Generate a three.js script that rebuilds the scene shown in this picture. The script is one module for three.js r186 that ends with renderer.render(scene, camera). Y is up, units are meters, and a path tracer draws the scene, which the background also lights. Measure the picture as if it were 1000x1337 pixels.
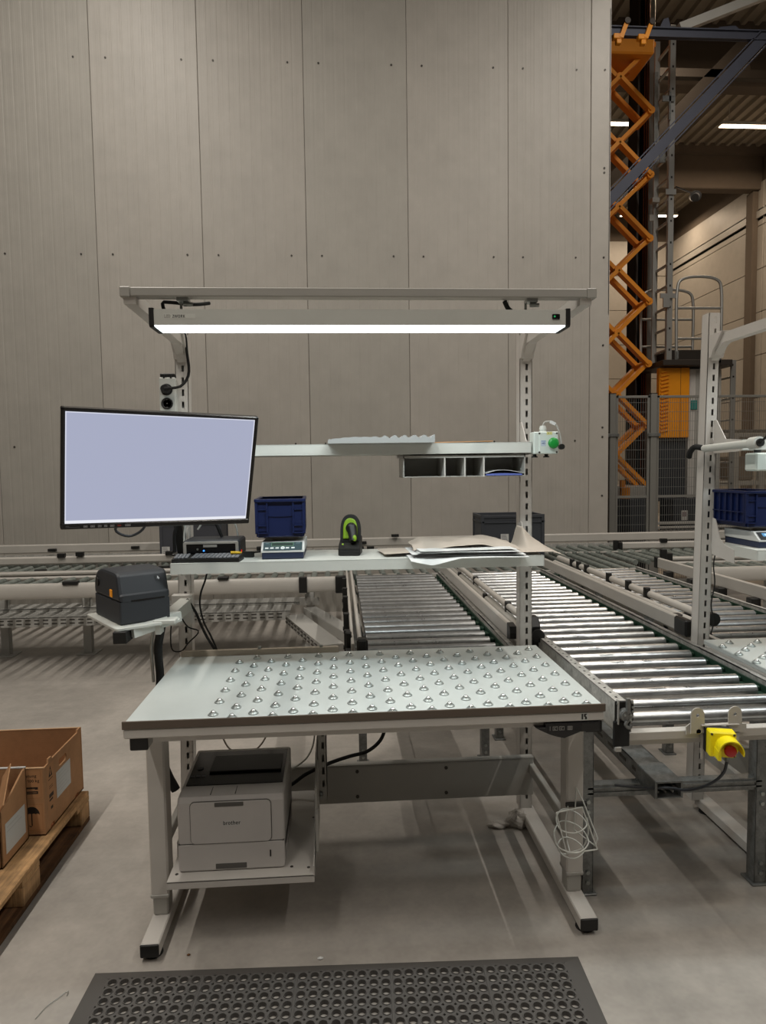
import * as THREE from 'three';
import { mergeGeometries } from 'three/addons/utils/BufferGeometryUtils.js';
import { RectAreaLightUniformsLib } from 'three/addons/lights/RectAreaLightUniformsLib.js';

// ---------------------------------------------------------------- camera, light, exposure
const scene = new THREE.Scene();
scene.background = new THREE.Color(0x0b0a09);
const camera = new THREE.PerspectiveCamera(2 * Math.atan(668.5 / 871.56) * 180 / Math.PI, 1000 / 1337, 0.05, 80);
camera.position.set(0, 1.65, 0);
camera.rotation.order = 'YXZ';
camera.rotation.set(-0.0644071, -0.0659804, -0.0138913);
const renderer = new THREE.WebGLRenderer({ antialias: true });
renderer.toneMapping = THREE.LinearToneMapping;
renderer.toneMappingExposure = 1.0;
renderer.shadowMap.enabled = true;
RectAreaLightUniformsLib.init();
const HALL_LEVEL = 146, BAY_LEVEL = 120, DESK_LEVEL = 21;
const HALL_COLOUR = new THREE.Color(1.0, 0.93, 0.84), BAY_COLOUR = new THREE.Color(1.0, 0.78, 0.56), DESK_COLOUR = new THREE.Color(0.88, 0.985, 1.0);

// strip lamps of the hall hang in lines along z above the conveyors, those of the far bay run along x
function areaLight(w, h, c, k, p, look) {
  const l = new THREE.RectAreaLight(c, k, w, h); l.position.set(...p); l.lookAt(...look); l.castShadow = true; scene.add(l); return l;
}
const HALL_STRIPS = [-2.5, 3.82].flatMap(x => [-4.5, -1.2, 2.1, 5.4].map(z => [x, z]));   // x, z centre
const HALL_Y = 7.9, HALL_LEN = 3.1, HALL_W = .07;
for (const [i, [x, z]] of HALL_STRIPS.entries()) areaLight(HALL_W, HALL_LEN, HALL_COLOUR, HALL_LEVEL * [1.15, 1.42, .8, .25][i % 4] * (x < 0 ? 1.1 : 1), [x, HALL_Y - .012, z], [x, 0, z]);
const BAY_STRIPS = [[6.0, -15.5, 2.4], [10.1, -15.5, 2.2], [5.6, -21, 1.6], [9.32, -21, .64], [10.5, -21, .68], [6.2, -10.2, 1.4]];   // x, z, length
const BAY_Y = 9.5;
for (const [x, z, L] of BAY_STRIPS) areaLight(L, .14, BAY_COLOUR, BAY_LEVEL, [x, BAY_Y - .012, z], [x, 0, z]);
areaLight(1.345, .095, DESK_COLOUR, DESK_LEVEL, [.0925, 2.1095, -2.2585], [.0925, 0, -2.2585]);
areaLight(1.345, .095, DESK_COLOUR, DESK_LEVEL, [2.4725, 2.1095, -2.2585], [2.4725, 0, -2.2585]);      // and the one over the right-hand table        // the work lamp over the table
// ---------------------------------------------------------------- helpers
let seed = 12345;
const rnd = () => { seed = (seed * 1664525 + 1013904223) >>> 0; return seed / 4294967296; };
const ra = (a, b) => a + (b - a) * rnd();
const V = (x, y, z) => new THREE.Vector3(x, y, z);
const names = {};
function numbered(n) { const k = names[n] = (names[n] ?? -1) + 1; return k ? n + '_' + String(k).padStart(3, '0') : n; }
const offs = new Map();
function thing(name, label, category, p = [0, 0, 0], group) {
  const o = new THREE.Group(); o.name = numbered(name); scene.add(o);
  o.position.set(...p); o.userData = { label, category }; if (group) o.userData.group = group;
  offs.set(o, p); return o;
}
function local(o) { offs.set(o, [0, 0, 0]); return o; }              // parts of o are given in its own frame
function chamferBox(w, h, d, r) {
  const X = w / 2, Y = h / 2, Z = d / 2; r = Math.min(r, X * .98, Y * .98, Z * .98);
  const pos = [], q = (a, b, c, e) => pos.push(...a, ...b, ...c, ...a, ...c, ...e), t = (a, b, c) => pos.push(...a, ...b, ...c);
  const faces = (ax) => {                                            // ax: axis whose face
    const D = [X, Y, Z], u = (ax + 1) % 3, v = (ax + 2) % 3;
    for (const s of [-1, 1]) {
      const P = (a, b) => { const o = [0, 0, 0]; o[ax] = s * D[ax]; o[u] = a * (D[u] - r); o[v] = b * (D[v] - r); return o; };
      s > 0 ? q(P(-1, -1), P(1, -1), P(1, 1), P(-1, 1)) : q(P(-1, -1), P(-1, 1), P(1, 1), P(1, -1));
    }
  };
  faces(0); faces(1); faces(2);
  for (let ax = 0; ax < 3; ax++) {                                   // edges along ax
    const D = [X, Y, Z], u = (ax + 1) % 3, v = (ax + 2) % 3;
    for (const a of [-1, 1]) for (const b of [-1, 1]) {
      const P = (e, onU) => { const o = [0, 0, 0]; o[ax] = e * (D[ax] - r); o[u] = a * (onU ? D[u] : D[u] - r); o[v] = b * (onU ? D[v] - r : D[v]); return o; };
      q(P(-1, 1), P(1, 1), P(1, 0), P(-1, 0));
    }
  }
  for (const a of [-1, 1]) for (const b of [-1, 1]) for (const c of [-1, 1]) {
    const p = [a * X, b * (Y - r), c * (Z - r)], s = [a * (X - r), b * Y, c * (Z - r)], w2 = [a * (X - r), b * (Y - r), c * Z];
    a * b * c > 0 ? t(p, s, w2) : t(p, w2, s);
  }
  // make every triangle face outwards
  for (let i = 0; i < pos.length; i += 9) {
    const A = V(pos[i], pos[i + 1], pos[i + 2]), Bq = V(pos[i + 3], pos[i + 4], pos[i + 5]), Cq = V(pos[i + 6], pos[i + 7], pos[i + 8]);
    const n = Bq.clone().sub(A).cross(Cq.clone().sub(A));
    const m = A.clone().add(Bq).add(Cq); m.x /= X; m.y /= Y; m.z /= Z;
    const nn = V(n.x * X, n.y * Y, n.z * Z);
    if (nn.dot(m) < 0) for (let k = 0; k < 3; k++) { const e = pos[i + 3 + k]; pos[i + 3 + k] = pos[i + 6 + k]; pos[i + 6 + k] = e; }
  }
  const g = new THREE.BufferGeometry(); g.setAttribute('position', new THREE.Float32BufferAttribute(pos, 3)); g.computeVertexNormals(); return g;
}
const B = (x0, x1, y0, y1, z0, z1, r = 0) => {
  const w = Math.abs(x1 - x0), h = Math.abs(y1 - y0), d = Math.abs(z1 - z0);
  const g = r ? chamferBox(w, h, d, r) : new THREE.BoxGeometry(w, h, d);
  return g.translate((x0 + x1) / 2, (y0 + y1) / 2, (z0 + z1) / 2);
};
function C(a, b, r, seg = 14, r2 = r, open = false) {                // cylinder from a to b
  const A = V(...a), D = V(...b).sub(A), L = D.length();
  const g = new THREE.CylinderGeometry(r2, r, L, seg, 1, open).translate(0, L / 2, 0);
  return g.applyQuaternion(new THREE.Quaternion().setFromUnitVectors(V(0, 1, 0), D.normalize())).translate(...a);
}
function bar(a, b, w, h, up = [0, 1, 0]) {                           // rectangular bar from a to b, w across, h along 'up'
  const A = V(...a), D = V(...b).sub(A), L = D.length(); D.normalize();
  const Xx = V(...up).cross(D).normalize(), Y = D.clone().cross(Xx);
  const g = new THREE.BoxGeometry(w, h, L).translate(0, 0, L / 2);
  return g.applyMatrix4(new THREE.Matrix4().makeBasis(Xx, Y, D)).translate(...a);
}
const T = (pts, r, seg = 24, rad = 7, closed = false) => new THREE.TubeGeometry(new THREE.CatmullRomCurve3(pts.map(p => V(...p)), closed, 'centripetal'), seg, r, rad, closed);
const poly = (pts) => { const s = new THREE.Shape(); pts.forEach((p, i) => i ? s.lineTo(...p) : s.moveTo(...p)); s.closePath(); return s; };
// profile in (z, y) swept along x from x0 to x1
const exX = (pts, x0, x1, bev = 0) => new THREE.ExtrudeGeometry(Array.isArray(pts) ? poly(pts) : pts, { depth: Math.abs(x1 - x0) - 2 * bev, bevelEnabled: bev > 0, bevelSize: bev, bevelThickness: bev, bevelSegments: 2, bevelOffset: -bev, curveSegments: 10 }).translate(0, 0, bev)
  .applyMatrix4(new THREE.Matrix4().makeBasis(V(0, 0, 1), V(0, 1, 0), V(-1, 0, 0))).translate(x1, 0, 0);
// profile in (x, y) swept along z from z0 to z1
const exZ = (s, z0, z1, bev = 0, seg = 10) => new THREE.ExtrudeGeometry(Array.isArray(s) ? poly(s) : s, { depth: Math.abs(z1 - z0) - 2 * bev, bevelEnabled: bev > 0, bevelSize: bev, bevelThickness: bev, bevelSegments: 2, bevelOffset: -bev, curveSegments: seg }).translate(0, 0, Math.min(z0, z1) + bev);
function rr(w, h, r, cx = 0, cy = 0) {
  const s = new THREE.Shape(), x = cx - w / 2, y = cy - h / 2;
  s.moveTo(x + r, y); s.lineTo(x + w - r, y); s.absarc(x + w - r, y + r, r, -Math.PI / 2, 0); s.lineTo(x + w, y + h - r); s.absarc(x + w - r, y + h - r, r, 0, Math.PI / 2);
  s.lineTo(x + r, y + h); s.absarc(x + r, y + h - r, r, Math.PI / 2, Math.PI); s.lineTo(x, y + r); s.absarc(x + r, y + r, r, Math.PI, 1.5 * Math.PI); return s;
}
function rectHole(cx, cy, w, h) { const p = new THREE.Path(); p.moveTo(cx - w / 2, cy - h / 2); p.lineTo(cx - w / 2, cy + h / 2); p.lineTo(cx + w / 2, cy + h / 2); p.lineTo(cx + w / 2, cy - h / 2); p.closePath(); return p; }
function clean(g) {
  if (g.index) g = g.toNonIndexed();
  for (const k of Object.keys(g.attributes)) if (!['position', 'normal', 'uv'].includes(k)) g.deleteAttribute(k);
  if (!g.attributes.normal) g.computeVertexNormals();
  return g;
}
function boxUV(g) {
  const p = g.attributes.position, n = g.attributes.normal, uv = new Float32Array(p.count * 2);
  for (let i = 0; i < p.count; i++) {
    const ax = Math.abs(n.getX(i)), ay = Math.abs(n.getY(i)), az = Math.abs(n.getZ(i));
    let u, v;
    if (ay >= ax && ay >= az) { u = p.getX(i); v = p.getZ(i); } else if (ax >= az) { u = p.getZ(i); v = p.getY(i); } else { u = p.getX(i); v = p.getY(i); }
    uv[2 * i] = u; uv[2 * i + 1] = v;
  }
  g.setAttribute('uv', new THREE.BufferAttribute(uv, 2)); return g;
}
const geo = (gs) => { gs = (Array.isArray(gs) ? gs : [gs]).map(clean).map(boxUV); return gs.length > 1 ? mergeGeometries(gs) : gs[0]; };
function part(name, gs, mat, parent, label) {
  const o = offs.get(parent) ?? [0, 0, 0];
  const m = new THREE.Mesh(geo(gs).translate(-o[0], -o[1], -o[2]), mat); m.name = name; m.castShadow = m.receiveShadow = true;
  if (label) m.userData.label = label; parent.add(m); offs.set(m, o); return m;
}
function single(name, label, category, gs, mat, p = [0, 0, 0], group) {   // a thing that is one mesh, given in world coordinates, origin moved to p
  const m = new THREE.Mesh(geo(gs).translate(-p[0], -p[1], -p[2]), mat); m.name = numbered(name); m.position.set(...p); m.castShadow = m.receiveShadow = true;
  m.userData = { label, category }; if (group) m.userData.group = group; scene.add(m); offs.set(m, p); return m;
}
function struct(name, gs, mat, parent) {
  const m = new THREE.Mesh(geo(gs), mat); m.name = name; m.castShadow = m.receiveShadow = true; (parent ?? scene).add(m); offs.set(m, [0, 0, 0]);
  if (!parent) m.userData.kind = 'structure'; return m;
}
function copy(src, dx, dy, dz, label, group) {
  const c = src.clone(); c.name = numbered(src.name.replace(/_\d{3}$/, '')); c.userData = { ...src.userData, label }; if (group) c.userData.group = group;
  c.position.set(src.position.x + dx, src.position.y + dy, src.position.z + dz); scene.add(c); return c;
}

// ---------------------------------------------------------------- procedural materials
function noiseField(N, octaves, s0) {                                // tileable value noise, 0..1
  let sd = s0; const r = () => { sd = (sd * 1664525 + 1013904223) >>> 0; return sd / 4294967296; };
  const out = new Float32Array(N * N); let tot = 0;
  for (const [cells, amp] of octaves) {
    const [cx, cy] = Array.isArray(cells) ? cells : [cells, cells];
    const g = new Float32Array(cx * cy).map(() => r()); tot += amp;
    for (let y = 0; y < N; y++) {
      const fy = y / N * cy, y0 = Math.floor(fy), ty = fy - y0, sy = ty * ty * (3 - 2 * ty), ya = (y0 % cy) * cx, yb = ((y0 + 1) % cy) * cx;
      for (let x = 0; x < N; x++) {
        const fx = x / N * cx, x0 = Math.floor(fx), tx = fx - x0, sx = tx * tx * (3 - 2 * tx), a = x0 % cx, b = (x0 + 1) % cx;
        out[y * N + x] += amp * ((g[ya + a] * (1 - sx) + g[ya + b] * sx) * (1 - sy) + (g[yb + a] * (1 - sx) + g[yb + b] * sx) * sy);
      }
    }
  }
  for (let i = 0; i < out.length; i++) out[i] /= tot; return out;
}
function texFrom(N, f, srgb, rep) {
  const d = new Uint8Array(N * N * 4);
  for (let i = 0; i < N * N; i++) { const c = f(i, i % N, Math.floor(i / N)); d[4 * i] = c[0]; d[4 * i + 1] = c[1]; d[4 * i + 2] = c[2]; d[4 * i + 3] = 255; }
  const t = new THREE.DataTexture(d, N, N); t.magFilter = THREE.LinearFilter; t.minFilter = THREE.LinearMipmapLinearFilter; t.generateMipmaps = true;
  t.wrapS = t.wrapT = THREE.RepeatWrapping; if (srgb) t.colorSpace = THREE.SRGBColorSpace; if (rep) t.repeat.set(...rep); t.needsUpdate = true; return t;
}
const clamp8 = v => Math.max(0, Math.min(255, v));
const nFine = noiseField(512, [[8, 1], [24, .7], [64, .5], [160, .35]], 7);
const nMid = noiseField(512, [[4, 1], [9, .8], [20, .5]], 99);
const nFloor = noiseField(1024, [[5, 1], [13, .8], [37, .5], [110, .35], [300, .3]], 5);
const nFloorS = noiseField(1024, [[[6, 90], 1], [[80, 5], .6], [[3, 200], .8]], 15);
const mSample = (f, N, k, i, x, y) => f[((y * k) % N) * N + ((x * k) % N)];
const S = (o) => new THREE.MeshStandardMaterial(o);
const M = {};
M.floor = S({ roughness: .62, map: texFrom(1024, (i) => { const v = 168 + (nFloor[i] - .5) * 62 + (nFloorS[i] - .5) * 8; return [clamp8(v), clamp8(v * .967), clamp8(v * .925)]; }, true, [1 / 3.3, 1 / 3.3]),
  roughnessMap: texFrom(512, i => { const v = 190 + (nFine[i] - .5) * 80; return [v, v, v]; }, false, [.5, .5]), bumpMap: texFrom(512, i => { const v = 128 + (nFine[i] - .5) * 120; return [v, v, v]; }, false, [1.3, 1.3]), bumpScale: .0012 });
const smudge = texFrom(512, i => { const v = 244 + (nMid[i] - .5) * 16 + (nFine[i] - .5) * 8; return [clamp8(v), clamp8(v), clamp8(v)]; }, true, [.8, .8]);
const orange = texFrom(512, i => { const v = 128 + (nFine[(i * 7) % 262144] - .5) * 160; return [v, v, v]; }, false, [6, 6]);
const paint = (hex, rough = .45, o = {}) => S({ color: hex, roughness: rough, map: smudge, bumpMap: orange, bumpScale: .00015, ...o });
M.panel = paint('#b5b0a8', .5); M.panel2 = paint('#b2aea6', .52); M.panel3 = paint('#b8b3ab', .48);
M.panelDark = S({ color: '#57534e', roughness: .7 });
M.screw = S({ color: '#4a4743', roughness: .5, metalness: .5 });
M.grey = paint('#d2cec8', .42);                                       // light grey powder coat
M.greyDim = paint('#b0aea8', .45);
M.white = paint('#d6d8d2', .4);
M.guard = paint('#c3bfb8', .4);                                       // plastic guard profile
M.laminate = paint('#cfd6d4', .3);
M.edge = S({ color: '#665a4f', roughness: .55, map: smudge });
M.lip = paint('#b9ad9d', .5);
M.black = S({ color: '#141413', roughness: .5 });
M.blackShiny = S({ color: '#0c0c0e', roughness: .22 });
M.rubber = S({ color: '#1b1b1b', roughness: .85 });
M.keyGrey = S({ color: '#66696e', roughness: .5 });
M.dark = S({ color: '#303338', roughness: .55 });
const streak = noiseField(512, [[[4, 60], 1], [[10, 200], .9], [[40, 12], .6], [[90, 90], .4]], 44);
const galvMap = texFrom(512, i => { const v = 205 + (nFine[i] - .5) * 90; return [clamp8(v), clamp8(v), clamp8(v)]; }, true, [5, 5]);
const galvRough = texFrom(512, i => { const v = 130 + (nMid[i] - .5) * 120; return [v, v, v]; }, false, [4, 4]);
M.galv = S({ color: '#949694', roughness: .75, metalness: .3, map: galvMap, roughnessMap: galvRough });
M.galvLight = S({ color: '#bebdb8', roughness: .6, metalness: .1, map: smudge });
M.hallWall = S({ color: '#77736d', roughness: .8 });
M.galvDark = S({ color: '#5f6663', roughness: .7, metalness: .6, map: galvMap });
M.galvWhite = S({ color: '#d4d2cc', roughness: .55, metalness: .1, map: galvMap });
const rolRough = texFrom(512, (i) => { const v = 128 + (streak[i] - .5) * 46 + (nFine[i] - .5) * 8; return [clamp8(v), clamp8(v), clamp8(v)]; }, false, [1.6, 3]);
const rolMap = (k) => texFrom(512, (i, x, y) => { const j = (y * 512 + ((x + 131 * k) % 512)); const v = 220 + (streak[j] - .5) * 60 + (nMid[j] - .5) * 40; return [clamp8(v), clamp8(v), clamp8(v * 1.005)]; }, true, [1.3, 2.2]);
M.roller = [0, 1, 2].map(k => S({ color: ['#bfc1c1', '#b6b8b8', '#c8c9c8'][k], roughness: .60, metalness: .88, map: rolMap(k), roughnessMap: rolRough }));
M.rollerCap = S({ color: '#8b8d8c', roughness: .5, metalness: .6 });
M.rollerGrey = [0, 1].map(k => S({ color: ['#8f9892', '#9ea6a0'][k], roughness: .5, metalness: .25, map: galvMap }));
M.chrome = S({ color: '#dfe2e0', roughness: .24, metalness: .75 });
M.seat = S({ color: '#a9b0ae', roughness: .4, metalness: .55 });
M.zinc = S({ color: '#9fa3a0', roughness: .32, metalness: .85 });
M.alu = S({ color: '#b9b6b0', roughness: .42, metalness: .55 });
M.green = S({ color: '#1b3a2b', roughness: .6 });
M.blue = S({ color: '#0a1a45', roughness: .42 }); M.blueDark = S({ color: '#081335', roughness: .45 });
M.crate = S({ color: '#3b3e44', roughness: .55 }); M.crate2 = S({ color: '#43454c', roughness: .6 });
M.yellow = S({ color: '#f2df12', roughness: .4 }); M.red = S({ color: '#b5221b', roughness: .4 });
M.orange = S({ color: '#f0961f', roughness: .5, map: smudge }); M.orangePaint = S({ color: '#f29a14', roughness: .45, map: smudge });
M.steelBlue = S({ color: '#4d505d', roughness: .55, metalness: .3, map: smudge });
M.brownSteel = S({ color: '#3d3732', roughness: .5, metalness: .4 });
M.copper = S({ color: '#8a5a3c', roughness: .35, metalness: .8 });
M.ladder = S({ color: '#a8a7a3', roughness: .4, metalness: .6 });
M.concrete = S({ color: '#8d8172', roughness: .9, map: smudge });
M.concreteDark = S({ color: '#6a5f54', roughness: .9, map: smudge });
M.deck = S({ color: '#a39a8c', roughness: .55, metalness: .2 });
M.fence = S({ color: '#8d8c87', roughness: .5, metalness: .4 });
M.wire = S({ color: '#8f908c', roughness: .45, metalness: .5 });
M.cream = paint('#d3d5d3', .45); M.printerGrey = paint('#cecac7', .5); M.printerLine = S({ color: '#5c5a57', roughness: .7 });
M.paper = S({ color: '#cfd0cf', roughness: .85, side: THREE.DoubleSide }); M.kraft = S({ color: '#b7aca0', roughness: .9, side: THREE.DoubleSide });
M.bluePaper = S({ color: '#5d6cb5', roughness: .8, side: THREE.DoubleSide });
M.foam = S({ color: '#9b9c9b', roughness: .95 });
M.cardEdge = S({ color: '#c9a681', roughness: .9 });
const cardTex = texFrom(512, (i, x, y) => { const v = 1 + (nFine[i] - .5) * .14 + (nMid[i] - .5) * .08 + (y % 6 < 3 ? .01 : -.01); return [clamp8(174 * v), clamp8(131 * v), clamp8(92 * v)]; }, true, [2, 2]);
M.card = S({ roughness: .85, map: cardTex }); M.cardDark = S({ color: '#b79070', roughness: .9, map: cardTex });
const woodTex = (k) => texFrom(512, (i, x, y) => { const w = nMid[((y * 3) % 512) * 512 + (x >> 3)], s = streak[((x + k * 97) % 512) * 512 + (y)] , v = .86 + (s - .5) * .5 + (w - .5) * .35; return [clamp8(186 * v), clamp8(146 * v), clamp8(100 * v)]; }, true, [2.4, 1.1]);
M.wood = [0, 1].map(k => S({ roughness: .82, map: woodTex(k) })); M.woodDark = S({ color: '#8d7a66', roughness: .88, map: woodTex(2) });
M.mat = S({ color: '#565350', roughness: .78, map: smudge }); M.lime = S({ color: '#7da312', roughness: .45 });
M.greenBtn = S({ color: '#0f8a33', roughness: .4 }); M.greenBox = paint('#d9e2dc', .4);
M.teal = S({ color: '#2c7f79', roughness: .6 });
function glow(c, k) { return S({ color: '#111111', emissive: c, emissiveIntensity: k, roughness: .6 }); }
M.screenGlow = null;
function canvasMat(w, h, draw, o = {}) {
  const c = document.createElement('canvas'); c.width = w; c.height = h; const x = c.getContext('2d'); draw(x, w, h);
  const t = new THREE.CanvasTexture(c); t.colorSpace = THREE.SRGBColorSpace; t.anisotropy = 4; return S({ map: t, roughness: .5, ...o });
}
function each(name, list, mat, parent, label) { list.forEach(g => part(name, g, mat, parent, label)); }   // one part per entry
// a flat print: a thin plate facing +z (local), w x h, centred at p, turned by ry
function print(name, w, h, p, ry, mat, parent, rx = 0, label) {
  const o = offs.get(parent) ?? [0, 0, 0];
  const g = new THREE.PlaneGeometry(w, h); const m = new THREE.Mesh(g, mat); m.name = name; m.castShadow = m.receiveShadow = true;
  m.position.set(p[0] - o[0], p[1] - o[1], p[2] - o[2]); m.rotation.order = 'YXZ'; m.rotation.set(rx, ry, 0); if (label) m.userData.label = label; parent.add(m); return m;
}

// ---------------------------------------------------------------- the setting
const LX = -8, RX = 11.5, FZ = 9, BZ = -22.5, TOP = 10.1, HTOP = 13.6, HZ = -9.4, WZ = -7.7, WEND = 3.17;   // the hall is higher than the bay behind HZ
struct('floor', B(LX - .2, RX + .2, -.2, 0, BZ - .2, FZ + .2), M.floor);
struct('ceiling', [B(LX - .2, RX + .2, HTOP, HTOP + .2, HZ - .2, FZ + .2), B(LX - .2, RX + .2, TOP, TOP + .2, BZ - .2, HZ), B(LX - .2, RX + .2, TOP, HTOP + .2, HZ - .2, HZ)], M.deck);
{
  const ceil = scene.getObjectByName('ceiling'); offs.set(ceil, [0, 0, 0]);
  for (let x = 2.2; x < RX - .2; x += .28) part('deck_rib', exZ([[x, TOP], [x + .14, TOP], [x + .11, TOP - .075], [x + .03, TOP - .075]], BZ, HZ), M.deck, ceil);
}
struct('wall_left', B(LX - .2, LX, 0, HTOP, BZ, FZ), M.hallWall);
struct('wall_front', B(LX, RX, 0, HTOP, FZ, FZ + .2), M.hallWall);
const wallFar = struct('wall_far', B(LX, RX, 0, TOP, BZ - .2, BZ), M.concreteDark);
for (let k = 0; k < 8; k++) part('wall_panel', B(2, RX, k * 1.15 + .008, k * 1.15 + 1.142, BZ, BZ + .05, .008), M.panel, wallFar);
const wallSide = struct('wall_right', B(RX, RX + .2, 0, HTOP, BZ, FZ), M.concreteDark);
for (let k = 0; k < 8; k++) for (let j = 0; j < 3; j++) part('wall_panel', B(RX - .05, RX, k * 1.15 + .008, k * 1.15 + 1.142, BZ + .05 + j * 4.9 + .008, BZ + .05 + j * 4.9 + 4.88, .008), M.panel, wallSide);
// the tall sandwich-panel wall behind the workstation
const wallBack = struct('wall_back', B(LX, WEND - .01, 0, HTOP, WZ - .14, WZ - .02), M.panelDark);
function panelGeo(x0, x1) {                                          // shallow vertical ribs, rolled into the sheet
  const p = [[x0 + .002, WZ - .02], [x0 + .002, WZ - .004], [x0 + .007, WZ]];
  const n = 10, w = (x1 - x0) / n;
  for (let k = 0; k < n; k++) {
    const c = x0 + (k + .5) * w;
    if (k) p.push([x0 + k * w - .012, WZ], [x0 + k * w - .008, WZ - .0016], [x0 + k * w + .008, WZ - .0016], [x0 + k * w + .012, WZ]);
    p.push([c - .02, WZ], [c - .016, WZ - .0007], [c + .016, WZ - .0007], [c + .02, WZ]);
  }
  p.push([x1 - .007, WZ], [x1 - .002, WZ - .004], [x1 - .002, WZ - .02]);
  const s = poly(p.map(([x, z]) => [x, -z]));
  return new THREE.ExtrudeGeometry(s, { depth: HTOP, bevelEnabled: false }).rotateX(-Math.PI / 2);
}
const seams = []; for (let k = -7; k <= 2; k++) seams.push(-.308 + k * 1.1475); seams.push(2.945);
for (let k = 0; k < seams.length - 1; k++) {
  const x0 = Math.max(seams[k], LX), x1 = seams[k + 1];
  if (x1 < LX + .1) continue;
  part('wall_panel', panelGeo(x0, x1), [M.panel, M.panel2, M.panel3][(k + 9) % 3], wallBack);
  const sc = [];
  for (const y of [1.95, 4.05, 6.13]) for (const d of [.17, x1 - x0 - .17]) sc.push(C([x0 + d, y, WZ], [x0 + d, y, WZ + .006], .011, 8));
  part('screw', sc, M.screw, wallBack);
}
{
  const t = struct('trim_1', [B(2.945, WEND, 0, HTOP, WZ - .02, WZ + .012, .004), B(WEND - .012, WEND + .002, 0, HTOP, WZ - .16, WZ + .012)], M.panel3);
  offs.set(t, [0, 0, 0]);
  const sc = []; for (const y of [1.3, 1.99, 2.1, 3.05, 4.05, 5.0, 5.05, 6.13]) sc.push(C([3.1, y, WZ + .01], [3.1, y, WZ + .018], .012, 8));
  part('screw', sc, M.screw, t);
}
// concrete beams and columns of the far bay
{
  let k = 1;
  for (const z of [-13, -17.7]) {
    struct('trim_' + (++k), [B(LX, RX, 9.0, TOP, z - .34, z, .02), B(LX, RX, TOP - .24, TOP, z - .5, z + .16)], M.concreteDark);
    struct('trim_' + (++k), B(RX - .2, RX, 0, 9.0, z - .42, z - .1, .02), M.concreteDark);
  }
  struct('trim_' + (++k), [B(RX - .10, RX - .05, 8.26, 8.44, BZ, -8), B(RX - .05, RX, 8.2, 8.5, BZ, -8)], M.greyDim);
}
// ---------------------------------------------------------------- ceiling lamps
M.hallGlow = glow(HALL_COLOUR, 6); M.bayGlow = glow(BAY_COLOUR, 7); M.deskGlow = glow(DESK_COLOUR, 4);
HALL_STRIPS.forEach(([x, z], i) => {
  const t = thing('ceiling_lamp', 'long ceiling strip lamp ' + (x < 0 ? 'over the left of the workstation, ' : 'over the right-hand roller lanes, ') + ['nearest the panel wall', 'second from the panel wall', 'third from the panel wall', 'farthest behind the camera'][i % 4], 'lamp', [x, HALL_Y, z], 'hall strip lamps');
  part('housing', [B(x - .09, x + .09, HALL_Y + .004, HALL_Y + .09, z - HALL_LEN / 2 - .02, z + HALL_LEN / 2 + .02, .01), C([x, HALL_Y + .09, z - 1.1], [x, HTOP, z - 1.1], .006, 6), C([x, HALL_Y + .09, z + 1.1], [x, HTOP, z + 1.1], .006, 6)], M.white, t);
  part('diffuser', B(x - .035, x + .035, HALL_Y - .006, HALL_Y + .004, z - HALL_LEN / 2, z + HALL_LEN / 2), M.hallGlow, t);
});
BAY_STRIPS.forEach(([x, z, L], i) => {
  const t = thing('bay_lamp', ['glowing strip lamp of the far bay behind the orange lift arms', 'brightest long glowing strip lamp at the right edge under the deck', 'lower glowing strip lamp left of the ladder', 'short glowing strip lamp seen between the ladder rails', 'short glowing strip lamp just right of the ladder', 'strip lamp above the lift bay near the fence'][i], 'lamp', [x, BAY_Y, z], 'strip lamps of the far bay');
  part('housing', [B(x - L / 2, x + L / 2, BAY_Y + .004, BAY_Y + .08, z - .08, z + .08, .01), C([x - L * .4, BAY_Y + .08, z], [x - L * .4, TOP - .05, z], .006, 6), C([x + L * .4, BAY_Y + .08, z], [x + L * .4, TOP - .05, z], .006, 6)], M.white, t);
  part('diffuser', B(x - L / 2 + .01, x + L / 2 - .01, BAY_Y - .008, BAY_Y + .004, z - .07, z + .07), M.bayGlow, t);
});

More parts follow.
